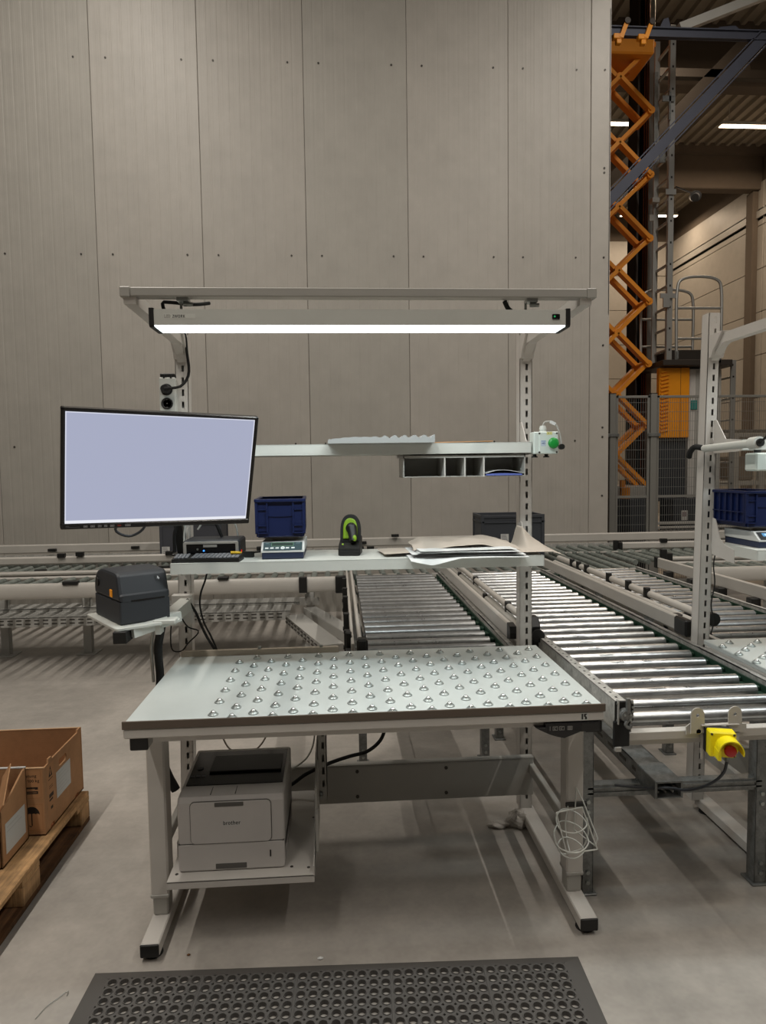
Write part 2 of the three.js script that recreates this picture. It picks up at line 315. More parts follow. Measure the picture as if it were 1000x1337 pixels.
// ---------------------------------------------------------------- the packing table with its uprights, shelves and boom
const UL = -.69, UR = .845;                                          // upright centres
function slotted(x, y0, y1, w = .056, d = .06, z = -2.97) {          // U profile with a row of slots in its front face
  const s = poly([[x - w / 2, y0], [x + w / 2, y0], [x + w / 2, y1], [x - w / 2, y1]]);
  for (let y = y0 + .06; y < y1 - .03; y += .052) s.holes.push(rectHole(x + .004, y, .0105, .028));
  return [exZ(s, z - .003, z), B(x - w / 2, x - w / 2 + .003, y0, y1, z - d, z), B(x + w / 2 - .003, x + w / 2, y0, y1, z - d, z), B(x - w / 2, x + w / 2, y0, y1, z - d, z - d + .003)];
}
const tbl = thing('packing_table', 'grey packing table with ball-studded top, slotted uprights and shelves, in the foreground', 'table', [.088, 0, -2.55], 'packing tables');
{
  const t = tbl;
  part('worktop', B(-.708, .884, .819, .841, -2.94, -2.158, .003), M.laminate, t);
  part('edge_strip', B(-.711, .887, .8215, .849, -2.158, -2.153, .0015), M.edge, t, 'brown front edge strip');
  part('back_lip', B(-.70, -.012, .838, .866, -2.945, -2.925, .002), M.lip, t, 'beige strip along the back edge');
  part('bolt', [C([-.09, .866, -2.935], [-.09, .874, -2.935], .008, 8), C([-.36, .866, -2.935], [-.36, .876, -2.935], .008, 8)], M.zinc, t);
  part('frame_rail', [B(-.709, .885, .789, .8215, -2.20, -2.157, .004), B(-.709, .885, .789, .82, -2.93, -2.89, .004), B(-.709, -.665, .789, .82, -2.89, -2.20), B(.841, .885, .789, .82, -2.89, -2.20), B(-.62, .82, .77, .79, -2.215, -2.175)], M.grey, t);
  const ballSeat = new THREE.LatheGeometry([[.0001, 0], [.0165, 0], [.0178, .0015], [.0165, .0035], [.0125, .0042], [.0122, .0075], [.0095, .0088]].map(p => new THREE.Vector2(...p)), 14), ballTop = new THREE.SphereGeometry(.0092, 12, 8);
  const seatG = geo(ballSeat), ballG = geo(ballTop);
  const put = (x, z) => {
    const m = new THREE.Mesh(seatG, M.seat); m.name = 'ball_caster'; m.position.set(x - .088, .841, z + 2.55); m.castShadow = m.receiveShadow = true; t.add(m);
    const b = new THREE.Mesh(ballG, M.chrome); b.name = 'ball'; b.position.set(0, .0068, 0); b.castShadow = true; m.add(b);
  };
  for (let r = 0; r < 7; r++) for (let i = 0; i < 10; i++) put(-.363 + i * .1324, r < 6 ? -2.867 + r * .1198 : -2.172);
  for (let r = 0; r < 6; r++) for (let i = 0; i < 10; i++) put(-.430 + i * .1324, -2.807 + r * .1198);
  for (const s of [-1, 1]) {
    const x = s < 0 ? -.664 : .853;
    part('cross_arm', B(x - .027, x + .027, .742, .789, -2.90, -2.175, .004), M.greyDim, t);
    part('arm_cap', B(x - .029, x + .029, .745, .787, -2.178, -2.168, .003), M.black, t, 'black plastic end cap');
    const leg = part('leg', [B(x - .032, x + .032, .135, .745, -2.42, -2.345, .006)], M.grey, t);
    part('inner_tube', B(x - .027, x + .027, .06, .14, -2.415, -2.35, .005), M.greyDim, leg);
    part('collar', B(x - .0335, x + .0335, .126, .142, -2.422, -2.343, .004), M.greyDim, leg);
    const foot = part('foot', B(x - .0315, x + .0315, .016, .062, -3.02, -2.203, .004), M.grey, t);
    part('foot_cap', B(x - .0315, x + .0315, .016, .0615, -2.2035, -2.196, .003), M.black, foot, 'black end cap');
    for (const z of [-2.245, -2.97]) part('foot_pad', [C([x, 0, z], [x, .012, z], .033, 18, .029), C([x, .012, z], [x, .02, z], .012, 10)], M.rubber, foot, 'round black foot pad');
    part('side_bar', B(x - .012, x + .012, .262, .306, -2.965, -2.42, .003), M.greyDim, t);
  }
  const cb = part('cross_beam', [B(-.63, .86, .16, .335, -2.915, -2.90, .003), B(-.63, .86, .327, .335, -2.935, -2.90)], M.greyDim, t);
  part('bolt', [[.06, .19], [.06, .305], [.46, .19], [.46, .305], [-.34, .19], [-.34, .305]].map(([x, y]) => C([x, y, -2.9], [x, y, -2.896], .008, 8)), M.screw, cb);
  // the control panel under the front edge
  const cp = part('control_panel', exZ((() => { const s = new THREE.Shape(); s.moveTo(.68, .787); s.lineTo(.868, .787); s.lineTo(.868, .757); s.lineTo(.80, .755); s.lineTo(.745, .735); s.quadraticCurveTo(.70, .742, .645, .775); s.lineTo(.68, .775); s.closePath(); return s; })(), -2.215, -2.152, .002), M.blackShiny, t, 'black control panel with height buttons');
  print('button_print', .12, .022, [.745, .771, -2.1515], 0, canvasMat(480, 88, (c, w, h) => {
    c.fillStyle = '#0c0c0e'; c.fillRect(0, 0, w, h); c.strokeStyle = '#a9a7a2'; c.lineWidth = 5; c.fillStyle = '#a9a7a2';
    c.beginPath(); c.moveTo(40, 14); c.lineTo(40, 78); c.stroke();
    for (const x of [80, 170]) { c.strokeRect(x, 22, 64, 48); c.beginPath(); c.moveTo(x + 18, 30); c.lineTo(x + 18, 60); c.lineTo(x + 40, 60); c.moveTo(x + 26, 44); c.lineTo(x + 46, 30); c.stroke(); }
    c.strokeRect(282, 22, 62, 48); for (let k = 0; k < 4; k++) c.fillRect(290, 30 + k * 10, 46, 4);
  }), cp);
  print('logo_print', .026, .026, [.815, .8055, -2.1568], 0, canvasMat(128, 128, (c) => {
    c.fillStyle = '#c3c8c4'; c.fillRect(0, 0, 128, 128); c.fillStyle = '#1d1b1a'; c.fillRect(14, 16, 30, 96);
    c.beginPath(); c.moveTo(58, 16); c.lineTo(112, 16); c.lineTo(80, 54); c.quadraticCurveTo(116, 62, 104, 112); c.lineTo(66, 112); c.quadraticCurveTo(86, 76, 54, 64); c.closePath(); c.fill();
  }), t);
  // uprights
  for (const x of [UL, UR]) {
    const u = part('upright', slotted(x, .06, 2.336).map(g => x < 0 ? g.translate(-x, -.88, 0).rotateZ(-.019).translate(x, .88, 0) : g), M.grey, t, x < 0 ? 'slotted upright behind the monitor' : 'slotted upright beside the bright roller lane');
    part('joint_bracket', [exX([[-2.965, 2.13], [-2.965, 2.235], [-2.86, 2.235], [-2.90, 2.19], [-2.93, 2.16], [-2.945, 2.13]], (x < 0 ? x + .026 : x) - .03, (x < 0 ? x + .026 : x) + .03, .003)], M.grey, u);
    part('boom_arm', [bar([x < 0 ? x + .026 : x, 2.2065, -2.96], [x < 0 ? -.652 : .832, 2.2065, -2.21], .038, .042), exX([[-2.96, 2.12], [-2.96, 2.2], [-2.80, 2.2], [-2.88, 2.18], [-2.93, 2.15]], (x < 0 ? x + .026 : x) - .017, (x < 0 ? x + .026 : x) + .017)], M.grey, t);
  }
  const bm = part('boom', B(-.648, .833, 2.207, 2.236, -2.245, -2.20, .003), M.greyDim, t, 'long grey cross tube above the lamp');
  for (const x of [-.664, .849]) part('boom_cap', B(x - .0165, x + .0165, 2.205, 2.238, -2.247, -2.199, .003), M.greyDim, bm);
  part('bolt', [[-.65, -2.26], [-.655, -2.31], [.835, -2.26], [.84, -2.31]].map(([x, z]) => C([x, 2.196, z], [x, 2.207, z], .011, 10)), M.zinc, bm);
  // shelves
  const shelf = (x0, x1, y0, y1, z0, z1, label) => part('shelf', [B(x0, x1, y1 - .003, y1, z0, z1), B(x0, x1, y0, y1, z1 - .003, z1, .001), B(x0, x1, y0, y1, z0, z0 + .003), B(x0, x0 + .003, y0, y1, z0, z1), B(x1 - .003, x1, y0, y1, z0, z1)], M.white, t, label);
  shelf(-.66, .824, 1.25, 1.293, -2.97, -2.63, 'white steel shelf holding scale, scanner and papers');
  shelf(-.66, .807, 1.709, 1.754, -2.968, -2.75, 'white steel shelf above the pigeonholes');
  for (const x of [UL + .03, UR - .026]) {
    part('shelf_bracket', exX([[-2.965, 1.405], [-2.94, 1.40], [-2.90, 1.312], [-2.86, 1.288], [-2.79, 1.276], [-2.79, 1.216], [-2.965, 1.236]], x - .002, x + .002), M.grey, t);
    part('shelf_bracket', exX([[-2.965, 1.85], [-2.945, 1.85], [-2.87, 1.762], [-2.76, 1.754], [-2.76, 1.705], [-2.965, 1.70]], x - .002, x + .002), M.grey, t);
  }
}
// ---------------------------------------------------------------- the work lamp
let workLamp;
{
  const t = workLamp = thing('work_lamp', 'long white work lamp glowing brightly under the grey boom above the packing table', 'lamp', [.0925, 2.14, -2.26]);
  part('housing', [exX([[-2.205, 2.125], [-2.205, 2.168], [-2.215, 2.17], [-2.30, 2.17], [-2.312, 2.158], [-2.312, 2.125]], -.578, .763), B(-.578, .763, 2.118, 2.125, -2.21, -2.205), B(-.578, .763, 2.118, 2.125, -2.312, -2.307)], M.white, t);
  part('diffuser', B(-.577, .762, 2.1135, 2.124, -2.309, -2.209, .002), M.deskGlow, t, 'glowing white diffuser');
  for (const x of [-.585, .770]) part('end_cap', exX([[-2.203, 2.118], [-2.203, 2.172], [-2.30, 2.172], [-2.314, 2.158], [-2.314, 2.112], [-2.21, 2.112]], x - .008, x + .008, .002), M.black, t, 'black end cap');
  const sw = part('switch', B(.716, .742, 2.136, 2.154, -2.206, -2.2015, .002), M.blackShiny, t, 'small black switch with a green dot');
  part('switch_light', B(.721, .726, 2.143, 2.148, -2.202, -2.2005), S({ color: '#0b3a1c', emissive: '#3fd07a', emissiveIntensity: .5 }), sw);
  print('logo_print', .1, .015, [-.497, 2.146, -2.2045], 0, canvasMat(640, 84, (c, w, h) => {
    c.fillStyle = '#d6d8d2'; c.fillRect(0, 0, w, h); c.font = 'bold 74px sans-serif'; c.lineWidth = 4; c.strokeStyle = '#4a4642'; c.textBaseline = 'middle';
    c.strokeText('LED', 10, 44); c.fillStyle = '#0f0d0c'; c.fillText('2WORK', 176, 44);
  }), t);
  for (const x of [-.50, .64]) {
    part('hanger', [T([[x, 2.168, -2.25], [x, 2.198, -2.25], [x + .006, 2.212, -2.24]], .0045, 8), C([x + .01, 2.19, -2.235], [x + .04, 2.19, -2.235], .007, 8), B(x - .006, x + .03, 2.196, 2.206, -2.25, -2.21)], M.zinc, t);
  }
  part('cable', T([[-.555, 2.165, -2.26], [-.56, 2.20, -2.255], [-.54, 2.20, -2.25], [-.46, 2.198, -2.27], [-.42, 2.212, -2.31]], .006, 24), M.rubber, t);
  part('cable', T([[.61, 2.166, -2.26], [.58, 2.182, -2.25], [.565, 2.204, -2.24]], .008, 12), M.rubber, t);
}
// ---------------------------------------------------------------- power strip with plug
{
  const t = thing('power_strip', 'grey upright power strip with round black sockets fixed beside the left upright', 'socket', [-.725, 1.85, -2.96]);
  part('housing', B(-.760, -.690, 1.55, 2.055, -2.985, -2.945, .004), M.white, t);
  part('end_bracket', [B(-.755, -.695, 2.055, 2.072, -2.98, -2.948, .003), B(-.742, -.735, 2.05, 2.066, -2.947, -2.944), B(-.712, -.705, 2.05, 2.066, -2.947, -2.944)], M.black, t, 'black end bracket');
  for (const y of [2.002, 1.943, 1.884, 1.825]) {
    const so = part('socket', [new THREE.LatheGeometry([[.0001, -.002], [.017, -.002], [.018, .004], [.024, .004], [.025, .001], [.025, 0]].map(p => new THREE.Vector2(...p)), 20).rotateX(Math.PI / 2).translate(-.727, y, -2.943)], M.black, t);
    part('earth_clip', [B(-.729, -.725, y + .015, y + .019, -2.945, -2.938), B(-.729, -.725, y - .019, y - .015, -2.945, -2.938), C([-.727, y, -2.946], [-.727, y, -2.942], .003, 6)], M.zinc, so);
  }
  const p = thing('plug', 'black plug in the top socket, its cable looping up to the lamp', 'plug', [-.727, 2.002, -2.93]);
  part('plug_body', [C([-.727, 2.002, -2.946], [-.727, 2.002, -2.905], .021, 16, .017), C([-.727, 2.002, -2.91], [-.695, 2.004, -2.905], .009, 10, .006)], M.rubber, p);
  part('cable', T([[-.70, 2.004, -2.906], [-.66, 2.012, -2.91], [-.628, 2.06, -2.92], [-.632, 2.16, -2.92], [-.635, 2.225, -2.91], [-.64, 2.235, -2.8], [-.63, 2.20, -2.4]], .006, 40), M.rubber, p);
}
// ---------------------------------------------------------------- monitor on its arm
{
  const t = local(thing('monitor', 'wide black-framed monitor with a blank pale blue screen turned slightly to the right', 'monitor', [-.558, 1.653, -2.19]));
  t.rotation.order = 'YXZ'; t.rotation.set(.294, .456, -.021);
  const W = .60, H = .38;
  part('frame', [B(-W / 2, W / 2, H / 2 - .011, H / 2, -.028, 0, .003), B(-W / 2, W / 2, -H / 2, -H / 2 + .018, -.028, .002, .003), B(-W / 2, -W / 2 + .012, -H / 2, H / 2, -.028, 0, .003), B(W / 2 - .012, W / 2, -H / 2, H / 2, -.028, 0, .003)], M.blackShiny, t);
  part('back_shell', [B(-W / 2 + .004, W / 2 - .004, -H / 2 + .004, H / 2 - .004, -.032, -.012, .006), B(-.2, .2, -.12, .12, -.05, -.03, .012)], M.black, t);
  const sm = canvasMat(512, 324, (c, w, h) => { c.fillStyle = '#a9aec6'; c.fillRect(0, 0, w, h); c.strokeStyle = '#e4e6f4'; c.lineWidth = 5; c.strokeRect(0, 0, w, h); c.fillStyle = '#eef0f8'; c.fillRect(0, h - 9, w, 9); });
  sm.emissiveMap = sm.map; sm.map = null; sm.color.set('#050505'); sm.emissive = new THREE.Color(1, 1, 1); sm.emissiveIntensity = .95; sm.roughness = .25;
  print('screen', W - .024, H - .029, [0, .0035, -.0035], 0, sm, t, 0, 'glowing pale blue blank screen');
  print('badge_print', .24, .012, [-.172, -H / 2 + .009, .0026], 0, canvasMat(960, 48, (c, w, h) => {
    c.fillStyle = '#0c0c0e'; c.fillRect(0, 0, w, h); c.fillStyle = '#6d6d72'; c.fillRect(24, 12, 40, 6); c.fillRect(24, 26, 160, 5); c.fillStyle = '#c9c9cc';
    for (const [x, w2] of [[230, 40], [310, 44], [396, 36], [470, 30], [540, 44], [720, 60]]) { c.strokeStyle = '#b9b9bd'; c.lineWidth = 5; c.strokeRect(x, 12, w2, 22); c.fillRect(x + 8, 20, w2 - 16, 6); }
    c.fillStyle = '#8a2a22'; c.fillRect(624, 12, 44, 22);
  }), t);
  const l = new THREE.RectAreaLight(0xc9cdee, .35, W - .06, H - .06); l.position.set(0, 0, .01); l.rotation.y = Math.PI; t.add(l);
  const a = thing('screen_support', 'black monitor arm reaching from the left upright behind the screen', 'arm', [-.69, 1.30, -2.9]);
  part('pole', [bar([-.672, 1.295, -2.90], [-.70, 1.62, -2.86], .034, .028, [0, 0, 1])], M.black, a);
  part('base', B(-.71, -.635, 1.293, 1.303, -2.94, -2.86, .003), M.black, a);
  part('lower_arm', bar([-.70, 1.60, -2.86], [-.62, 1.63, -2.52], .04, .035), M.black, a);
  part('upper_arm', bar([-.62, 1.63, -2.52], [-.578, 1.645, -2.25], .035, .035), M.black, a);
  part('mount_plate', bar([-.592, 1.65, -2.28], [-.582, 1.648, -2.248], .1, .1), M.black, a);
  single('cable', 'dark loose cable loop hanging below the monitor', 'cable', T([[-.74, 1.50, -2.42], [-.80, 1.445, -2.44], [-.76, 1.42, -2.46], [-.705, 1.45, -2.46], [-.70, 1.52, -2.44]], .005, 24), M.dark, [-.75, 1.42, -2.45]);
  single('cable', 'thick black cable arching from behind the monitor down to the small black computer', 'cable', T([[-.70, 1.31, -2.87], [-.68, 1.42, -2.84], [-.60, 1.475, -2.84], [-.53, 1.44, -2.86], [-.50, 1.37, -2.88]], .007, 28), M.rubber, [-.6, 1.37, -2.86]);
  single('cable', 'thin white cable arching behind the small black computer', 'cable', T([[-.61, 1.40, -2.92], [-.56, 1.46, -2.91], [-.49, 1.46, -2.91], [-.45, 1.42, -2.92], [-.44, 1.36, -2.93]], .004, 28), M.white, [-.5, 1.37, -2.91]);
  single('cable', 'thin white cable falling down beside the monitor pole onto the shelf', 'cable', T([[-.648, 1.55, -2.84], [-.645, 1.45, -2.85], [-.655, 1.38, -2.86], [-.655, 1.30, -2.86]], .004, 20), M.white, [-.65, 1.3, -2.86]);
}
// ---------------------------------------------------------------- things on and under the shelves
{ // foam and cardboard on the upper shelf
  const p = [[-.04, 1.754], [.386, 1.754], [.386, 1.782]];
  const s = new THREE.Shape(); s.moveTo(-.04, 1.754); s.lineTo(.39, 1.754); s.lineTo(.39, 1.786);
  for (let k = 0; k <= 60; k++) { const x = .388 - k * .0071; s.lineTo(x, 1.7785 + .0068 * Math.cos((.388 - x) / .040 * 6.283) * Math.min(1, Math.max(.12, (x - .1) / .12)) - Math.max(0, (.05 - x) * .09)); }
  s.closePath();
  single('foam_sheet', 'grey egg-crate foam sheet lying on the upper white shelf', 'foam', exZ(s, -2.95, -2.675), M.foam, [.175, 1.754, -2.83]);
  const c = thing('cardboard_sheet', 'thin brown cardboard sheet on the upper shelf right of the grey foam', 'cardboard', [.52, 1.754, -2.85]);
  part('sheet', bar([.40, 1.757, -2.86], [.65, 1.7605, -2.86], .17, .004, [0, 1, 0]), M.card, c);
}
{ // pigeonholes
  const t = thing('pigeonhole_tray', 'grey steel tray with four open pigeonholes hung under the upper shelf', 'tray', [.53, 1.61, -2.85]);
  const y0 = 1.612, y1 = 1.706, z0 = -2.96, z1 = -2.765;
  part('case', [B(.27, .784, y0, y0 + .004, z0, z1, .001), B(.27, .784, y1 - .003, y1, z0, z1), B(.27, .274, y0, y1, z0, z1), B(.780, .784, y0, y1, z0, z1), B(.27, .784, y0, y1, z0, z0 + .003), B(.27, .784, y1 - .014, y1, z1 - .003, z1)], M.greyDim, t);
  for (const x of [.442, .527, .607]) part('divider', B(x - .002, x + .004, y0, y1 - .012, z0, z1 + .002), M.grey, t);
  part('side_tab', [B(.243, .27, y1 - .014, y1, z1 - .004, z1 - .001), C([.25, y1 - .007, z1 - .001], [.25, y1 - .007, z1 + .002], .003, 6), C([.26, y1 - .007, z1 - .001], [.26, y1 - .007, z1 + .002], .003, 6)], M.greyDim, t);
  const sheet = (x0, x1, y, bulge, d, name, label, mat) => {
    const s = new THREE.Shape(); s.moveTo(x0, y); for (let k = 1; k <= 12; k++) { const u = k / 12; s.lineTo(x0 + u * (x1 - x0), y + bulge * Math.sin(u * Math.PI) * (1 - .5 * u)); }
    for (let k = 12; k >= 0; k--) { const u = k / 12; s.lineTo(x0 + u * (x1 - x0), y - d + bulge * Math.sin(u * Math.PI) * (1 - .5 * u) * (d > .002 ? 0 : 1)); } s.closePath();
    single(name, label, 'paper', exZ(s, z0 + .01, z1 + .003), mat, [(x0 + x1) / 2, y, -2.85]);
  };
  sheet(.618, .770, 1.6225, .004, .006, 'blue_folder', 'thin blue paper folder lying at the bottom of the right pigeonhole', M.bluePaper);
  sheet(.616, .778, 1.626, .018, .0016, 'paper_sheet', 'folded white paper sheets bulging in the right pigeonhole', M.paper);
}
{ // green push button box
  const t = thing('button_box', 'pale switch box with a round green push button at the upper shelf end', 'switch', [.862, 1.70, -2.75]);
  part('box', B(.812, .914, 1.703, 1.795, -2.80, -2.735, .004), M.greenBox, t);
  part('cover', B(.832, .914, 1.703, 1.795, -2.736, -2.730, .003), M.greenBox, t);
  part('screw', [[.834, 1.788], [.907, 1.788], [.834, 1.71], [.907, 1.71]].map(([x, y]) => C([x, y, -2.731], [x, y, -2.728], .004, 8)), M.screw, t);
  part('button', [new THREE.LatheGeometry([[.0001, .026], [.012, .0255], [.0205, .022], [.0228, .015], [.021, .008], [.014, .006], [.014, 0]].map(p => new THREE.Vector2(...p)), 24).rotateX(Math.PI / 2).translate(.889, 1.747, -2.730)], M.greenBtn, t, 'round green mushroom button');
  print('label_print', .021, .023, [.851, 1.747, -2.7292], 0, canvasMat(96, 104, (c) => { c.fillStyle = '#b9c3d3'; c.fillRect(0, 0, 96, 104); c.fillStyle = '#7f93b5'; c.fillRect(4, 4, 88, 16); c.strokeStyle = '#24436f'; c.lineWidth = 8; c.beginPath(); c.arc(60, 52, 14, 0, 7); c.stroke(); c.fillStyle = '#24436f'; c.fillRect(14, 46, 34, 14); }), t);
  print('tag_print', .024, .012, [.876, 1.788, -2.7292], 0, canvasMat(96, 48, (c) => { c.fillStyle = '#d5cf8d'; c.fillRect(0, 0, 96, 48); c.fillStyle = '#8a8446'; c.fillRect(20, 14, 20, 18); c.fillRect(52, 18, 26, 6); }), t);
  part('cable_gland', [C([.859, 1.795, -2.765], [.859, 1.806, -2.765], .015, 6), C([.859, 1.806, -2.765], [.859, 1.821, -2.765], .0155, 14, .012)], M.white, t);
  part('gland_plug', [C([.824, 1.703, -2.765], [.824, 1.694, -2.765], .008, 10), C([.824, 1.694, -2.765], [.824, 1.689, -2.765], .013, 12), C([.874, 1.703, -2.765], [.874, 1.694, -2.765], .008, 10), C([.874, 1.694, -2.765], [.874, 1.689, -2.765], .013, 12)], M.black, t, 'black screw plugs on the underside');
  part('cable', T([[.859, 1.82, -2.765], [.866, 1.835, -2.762], [.885, 1.838, -2.755], [.908, 1.826, -2.75], [.924, 1.79, -2.745], [.93, 1.742, -2.74]], .0038, 30), M.greyDim, t);
  part('cable_tag', bar([.886, 1.838, -2.755], [.908, 1.826, -2.75], .014, .012), M.paper, t);
  part('knob', C([.93, 1.732, -2.748], [.93, 1.732, -2.728], .0115, 14), M.black, t, 'round black knob at the cable end');
}
const SY = 1.293;                                                    // top of the lower shelf
{ // small computer
  const t = thing('mini_computer', 'small black computer with pale front frame and blue light behind the keyboard', 'computer', [-.52, SY, -2.84]);
  part('case', B(-.640, -.408, SY, SY + .076, -2.935, -2.755, .008), M.dark, t);
  part('front_frame', exZ((() => { const s = rr(.222, .070, .008, -.524, SY + .036); const h = new THREE.Path(); const b = rr(.198, .054, .003, -.524, SY + .034); h.setFromPoints(b.getPoints(6)); s.holes.push(h); return s; })(), -2.757, -2.749, .001), M.alu, t, 'pale front frame');
  part('front_panel', B(-.622, -.426, SY + .008, SY + .060, -2.757, -2.752), M.blackShiny, t);
  part('label_plate', B(-.555, -.500, SY + .048, SY + .058, -2.7525, -2.7505), M.alu, t);
  part('indicator_light', C([-.553, SY + .034, -2.753], [-.553, SY + .034, -2.750], .0035, 10), S({ color: '#0a1c40', emissive: '#3d8cff', emissiveIntensity: 2.2 }), t, 'small blue indicator light');
  part('power_button', C([-.578, SY + .040, -2.753], [-.578, SY + .040, -2.750], .0045, 12), M.zinc, t);
  part('side_light', B(-.408, -.406, SY + .02, SY + .03, -2.80, -2.79), S({ color: '#300808', emissive: '#ff3020', emissiveIntensity: .8 }), t);
  single('cable_plug', 'black plug with a thin grey cable lying beside the small computer', 'plug', [bar([-.395, SY + .012, -2.78], [-.355, SY + .012, -2.775], .022, .022), T([[-.355, SY + .02, -2.775], [-.33, SY + .02, -2.79], [-.30, SY + .016, -2.81]], .0035, 10)], M.rubber, [-.375, SY, -2.78]);
}
function keyboard(name, label, cx, cz, w, d, cols, rows, ry) {
  const t = local(thing(name, label, 'keyboard', [cx, SY, cz])); t.rotation.y = ry;
  part('base', exX([[-d / 2, 0], [d / 2, 0], [d / 2, .014], [-d / 2, .022]], -w / 2, w / 2, .002), M.black, t);
  const kw = (w - .012) / cols, kd = (d - .012) / rows, kg = geo(chamferBox(kw * .84, .006, kd * .84, .0015)), f = .008 / d;
  for (let r = 0; r < rows; r++) for (let c = 0; c < cols; c++) {
    const m = new THREE.Mesh(kg, M.keyGrey); m.name = 'key'; const z = -d / 2 + .006 + (r + .5) * kd; m.position.set(-w / 2 + .006 + (c + .5) * kw, .018 - z * f + .003, z); m.castShadow = true; t.add(m);
  }
}
keyboard('keyboard', 'compact black keyboard at the front of the shelf below the monitor', -.49, -2.685, .20, .095, 12, 5, -.06);
keyboard('number_pad', 'small black number pad left of the keyboard on the shelf corner', -.626, -2.69, .068, .088, 4, 5, .05);
single('marker', 'short yellow marker lying across the right end of the keyboard', 'pen', [C([-.435, SY + .031, -2.69], [-.40, SY + .030, -2.692], .006, 10), C([-.40, SY + .030, -2.692], [-.392, SY + .030, -2.6925], .004, 8)], S({ color: '#c9a413', roughness: .5 }), [-.415, SY + .03, -2.69]);
// bench scale: base, sloped front with display, platform
function makeScale(label, x, z) {
  const t = local(thing('bench_scale', label, 'scale', [x, SY, z], 'bench scales'));
  part('base', exX([[-.15, 0], [.10, 0], [.105, .006], [.105, .028], [-.15, .028]], -.083, .083, .003), S({ color: '#232c46', roughness: .45 }), t, 'dark blue base');
  part('housing', exX([[-.15, .028], [.107, .028], [.107, .034], [.066, .066], [.05, .068], [-.15, .068]], -.087, .087, .003), M.cream, t);
  const a = Math.atan2(.032, .041), rx = -(Math.PI / 2 - a);
  print('display_print', .156, .046, [0, .0515, .0885], 0, canvasMat(624, 184, (c, w, h) => {
    c.fillStyle = '#3b4d52'; c.fillRect(0, 0, w, h); c.fillStyle = '#2a3a34'; c.fillRect(130, 12, 350, 78); c.strokeStyle = '#7fae86'; c.lineWidth = 5; c.strokeRect(130, 12, 350, 78);
    c.fillStyle = '#d9dedd'; for (const x of [30, 112, 196, 360, 450]) { c.fillRect(x, 118, 54, 30); } c.beginPath(); c.arc(312, 132, 34, 0, 7); c.fill(); c.fillStyle = '#8aa0a6'; c.fillRect(296, 124, 30, 6); c.fillRect(296, 136, 30, 6); c.fillRect(30, 24, 60, 8); c.fillRect(520, 24, 70, 8);
  }, { roughness: .3 }), t, rx, 'control panel with display');
  part('platform', [B(-.085, .085, .078, .084, -.145, .03, .002), B(-.05, .05, .066, .08, -.1, 0)], M.alu, t);
  return t;
}
const scale1 = makeScale('white and dark blue bench scale at the front of the packing table shelf', -.229, -2.795);
// blue stacking bin, seen from its end
function makeBin(name, label, w, h, d, x, y, z, ry, m, mDark) {
  const t = local(thing(name, label, 'bin', [x, y, z])); t.rotation.y = ry; const k = .0028, f = .010;
  part('floor_panel', B(-w / 2 + .012, w / 2 - .012, 0, .006, -d / 2 + .012, d / 2 - .012, .002), mDark, t);
  const end = (s) => {
    const z0 = s * (d / 2 - .014), zz = (a, b) => s > 0 ? [z0 + a, z0 + b] : [z0 - b, z0 - a];
    part('end_wall', [B(-w / 2 + .006, w / 2 - .006, .004, h - .004, ...zz(-.002, .001)),
      B(-w / 2 + .014, -w / 2 + .24 * w, .025, h - .02, ...zz(0, .004)), B(w / 2 - .24 * w, w / 2 - .014, .025, h - .02, ...zz(0, .004)),
      B(-w / 2 + .002, -w / 2 + .012, .016, h, ...zz(0, f)), B(w / 2 - .012, w / 2 - .002, .016, h, ...zz(0, f)),
      B(-.27 * w, -.24 * w, .016, h, ...zz(0, f)), B(.24 * w, .27 * w, .016, h, ...zz(0, f)),
      B(-w / 2 + .004, -.25 * w, .016, .021, ...zz(0, f)), B(.25 * w, w / 2 - .004, .016, .021, ...zz(0, f)),
      B(-w / 2 + .004, -.25 * w, .30 * h, .30 * h + .004, ...zz(0, f)), B(.25 * w, w / 2 - .004, .30 * h, .30 * h + .004, ...zz(0, f)),
      B(-w / 2 + .01, -.26 * w, .72 * h, .72 * h + .003, ...zz(0, f)), B(.26 * w, w / 2 - .01, .72 * h, .72 * h + .003, ...zz(0, f)),
      exZ((() => { const q = new THREE.Shape(); q.moveTo(-.24 * w, .56 * h); q.quadraticCurveTo(0, .53 * h, .24 * w, .56 * h); q.lineTo(.24 * w, .83 * h); q.quadraticCurveTo(0, .82 * h, -.24 * w, .83 * h); q.closePath(); return q; })(), ...zz(0, .005))], m, t);
  };
  end(1); end(-1);
  for (const s of [-1, 1]) {
    const x0 = s * (w / 2 - .012), xx = (a, b) => s > 0 ? [x0 + a, x0 + b] : [x0 - b, x0 - a], ribs = [B(...xx(-.002, .001), .004, h - .004, -d / 2 + .006, d / 2 - .006)];
    for (let q = 0; q <= 6; q++) { const z = -d / 2 + .02 + q * (d - .04) / 6; ribs.push(B(...xx(0, f), .016, h, z - .0025, z + .0025)); }
    ribs.push(B(...xx(0, f), .40 * h, .40 * h + .004, -d / 2 + .02, d / 2 - .02), B(...xx(0, f), .016, .022, -d / 2 + .01, d / 2 - .01));
    part('side_wall', ribs, m, t);
  }
  const rim = rr(w + .002, d + .002, .012); const hp = new THREE.Path(); hp.setFromPoints(rr(w - .026, d - .026, .006).getPoints(5)); rim.holes.push(hp);
  part('rim', [new THREE.ExtrudeGeometry(rim, { depth: .009, bevelEnabled: true, bevelSize: .0015, bevelThickness: .0015, bevelSegments: 1, bevelOffset: -.0015 }).rotateX(-Math.PI / 2).translate(0, h - .009, 0)], m, t);
  return t;
}
makeBin('blue_bin', 'dark blue stacking bin standing on the bench scale of the packing table', .205, .155, .30, -.243, SY + .0855, -2.86, .035, M.blue, M.blueDark);
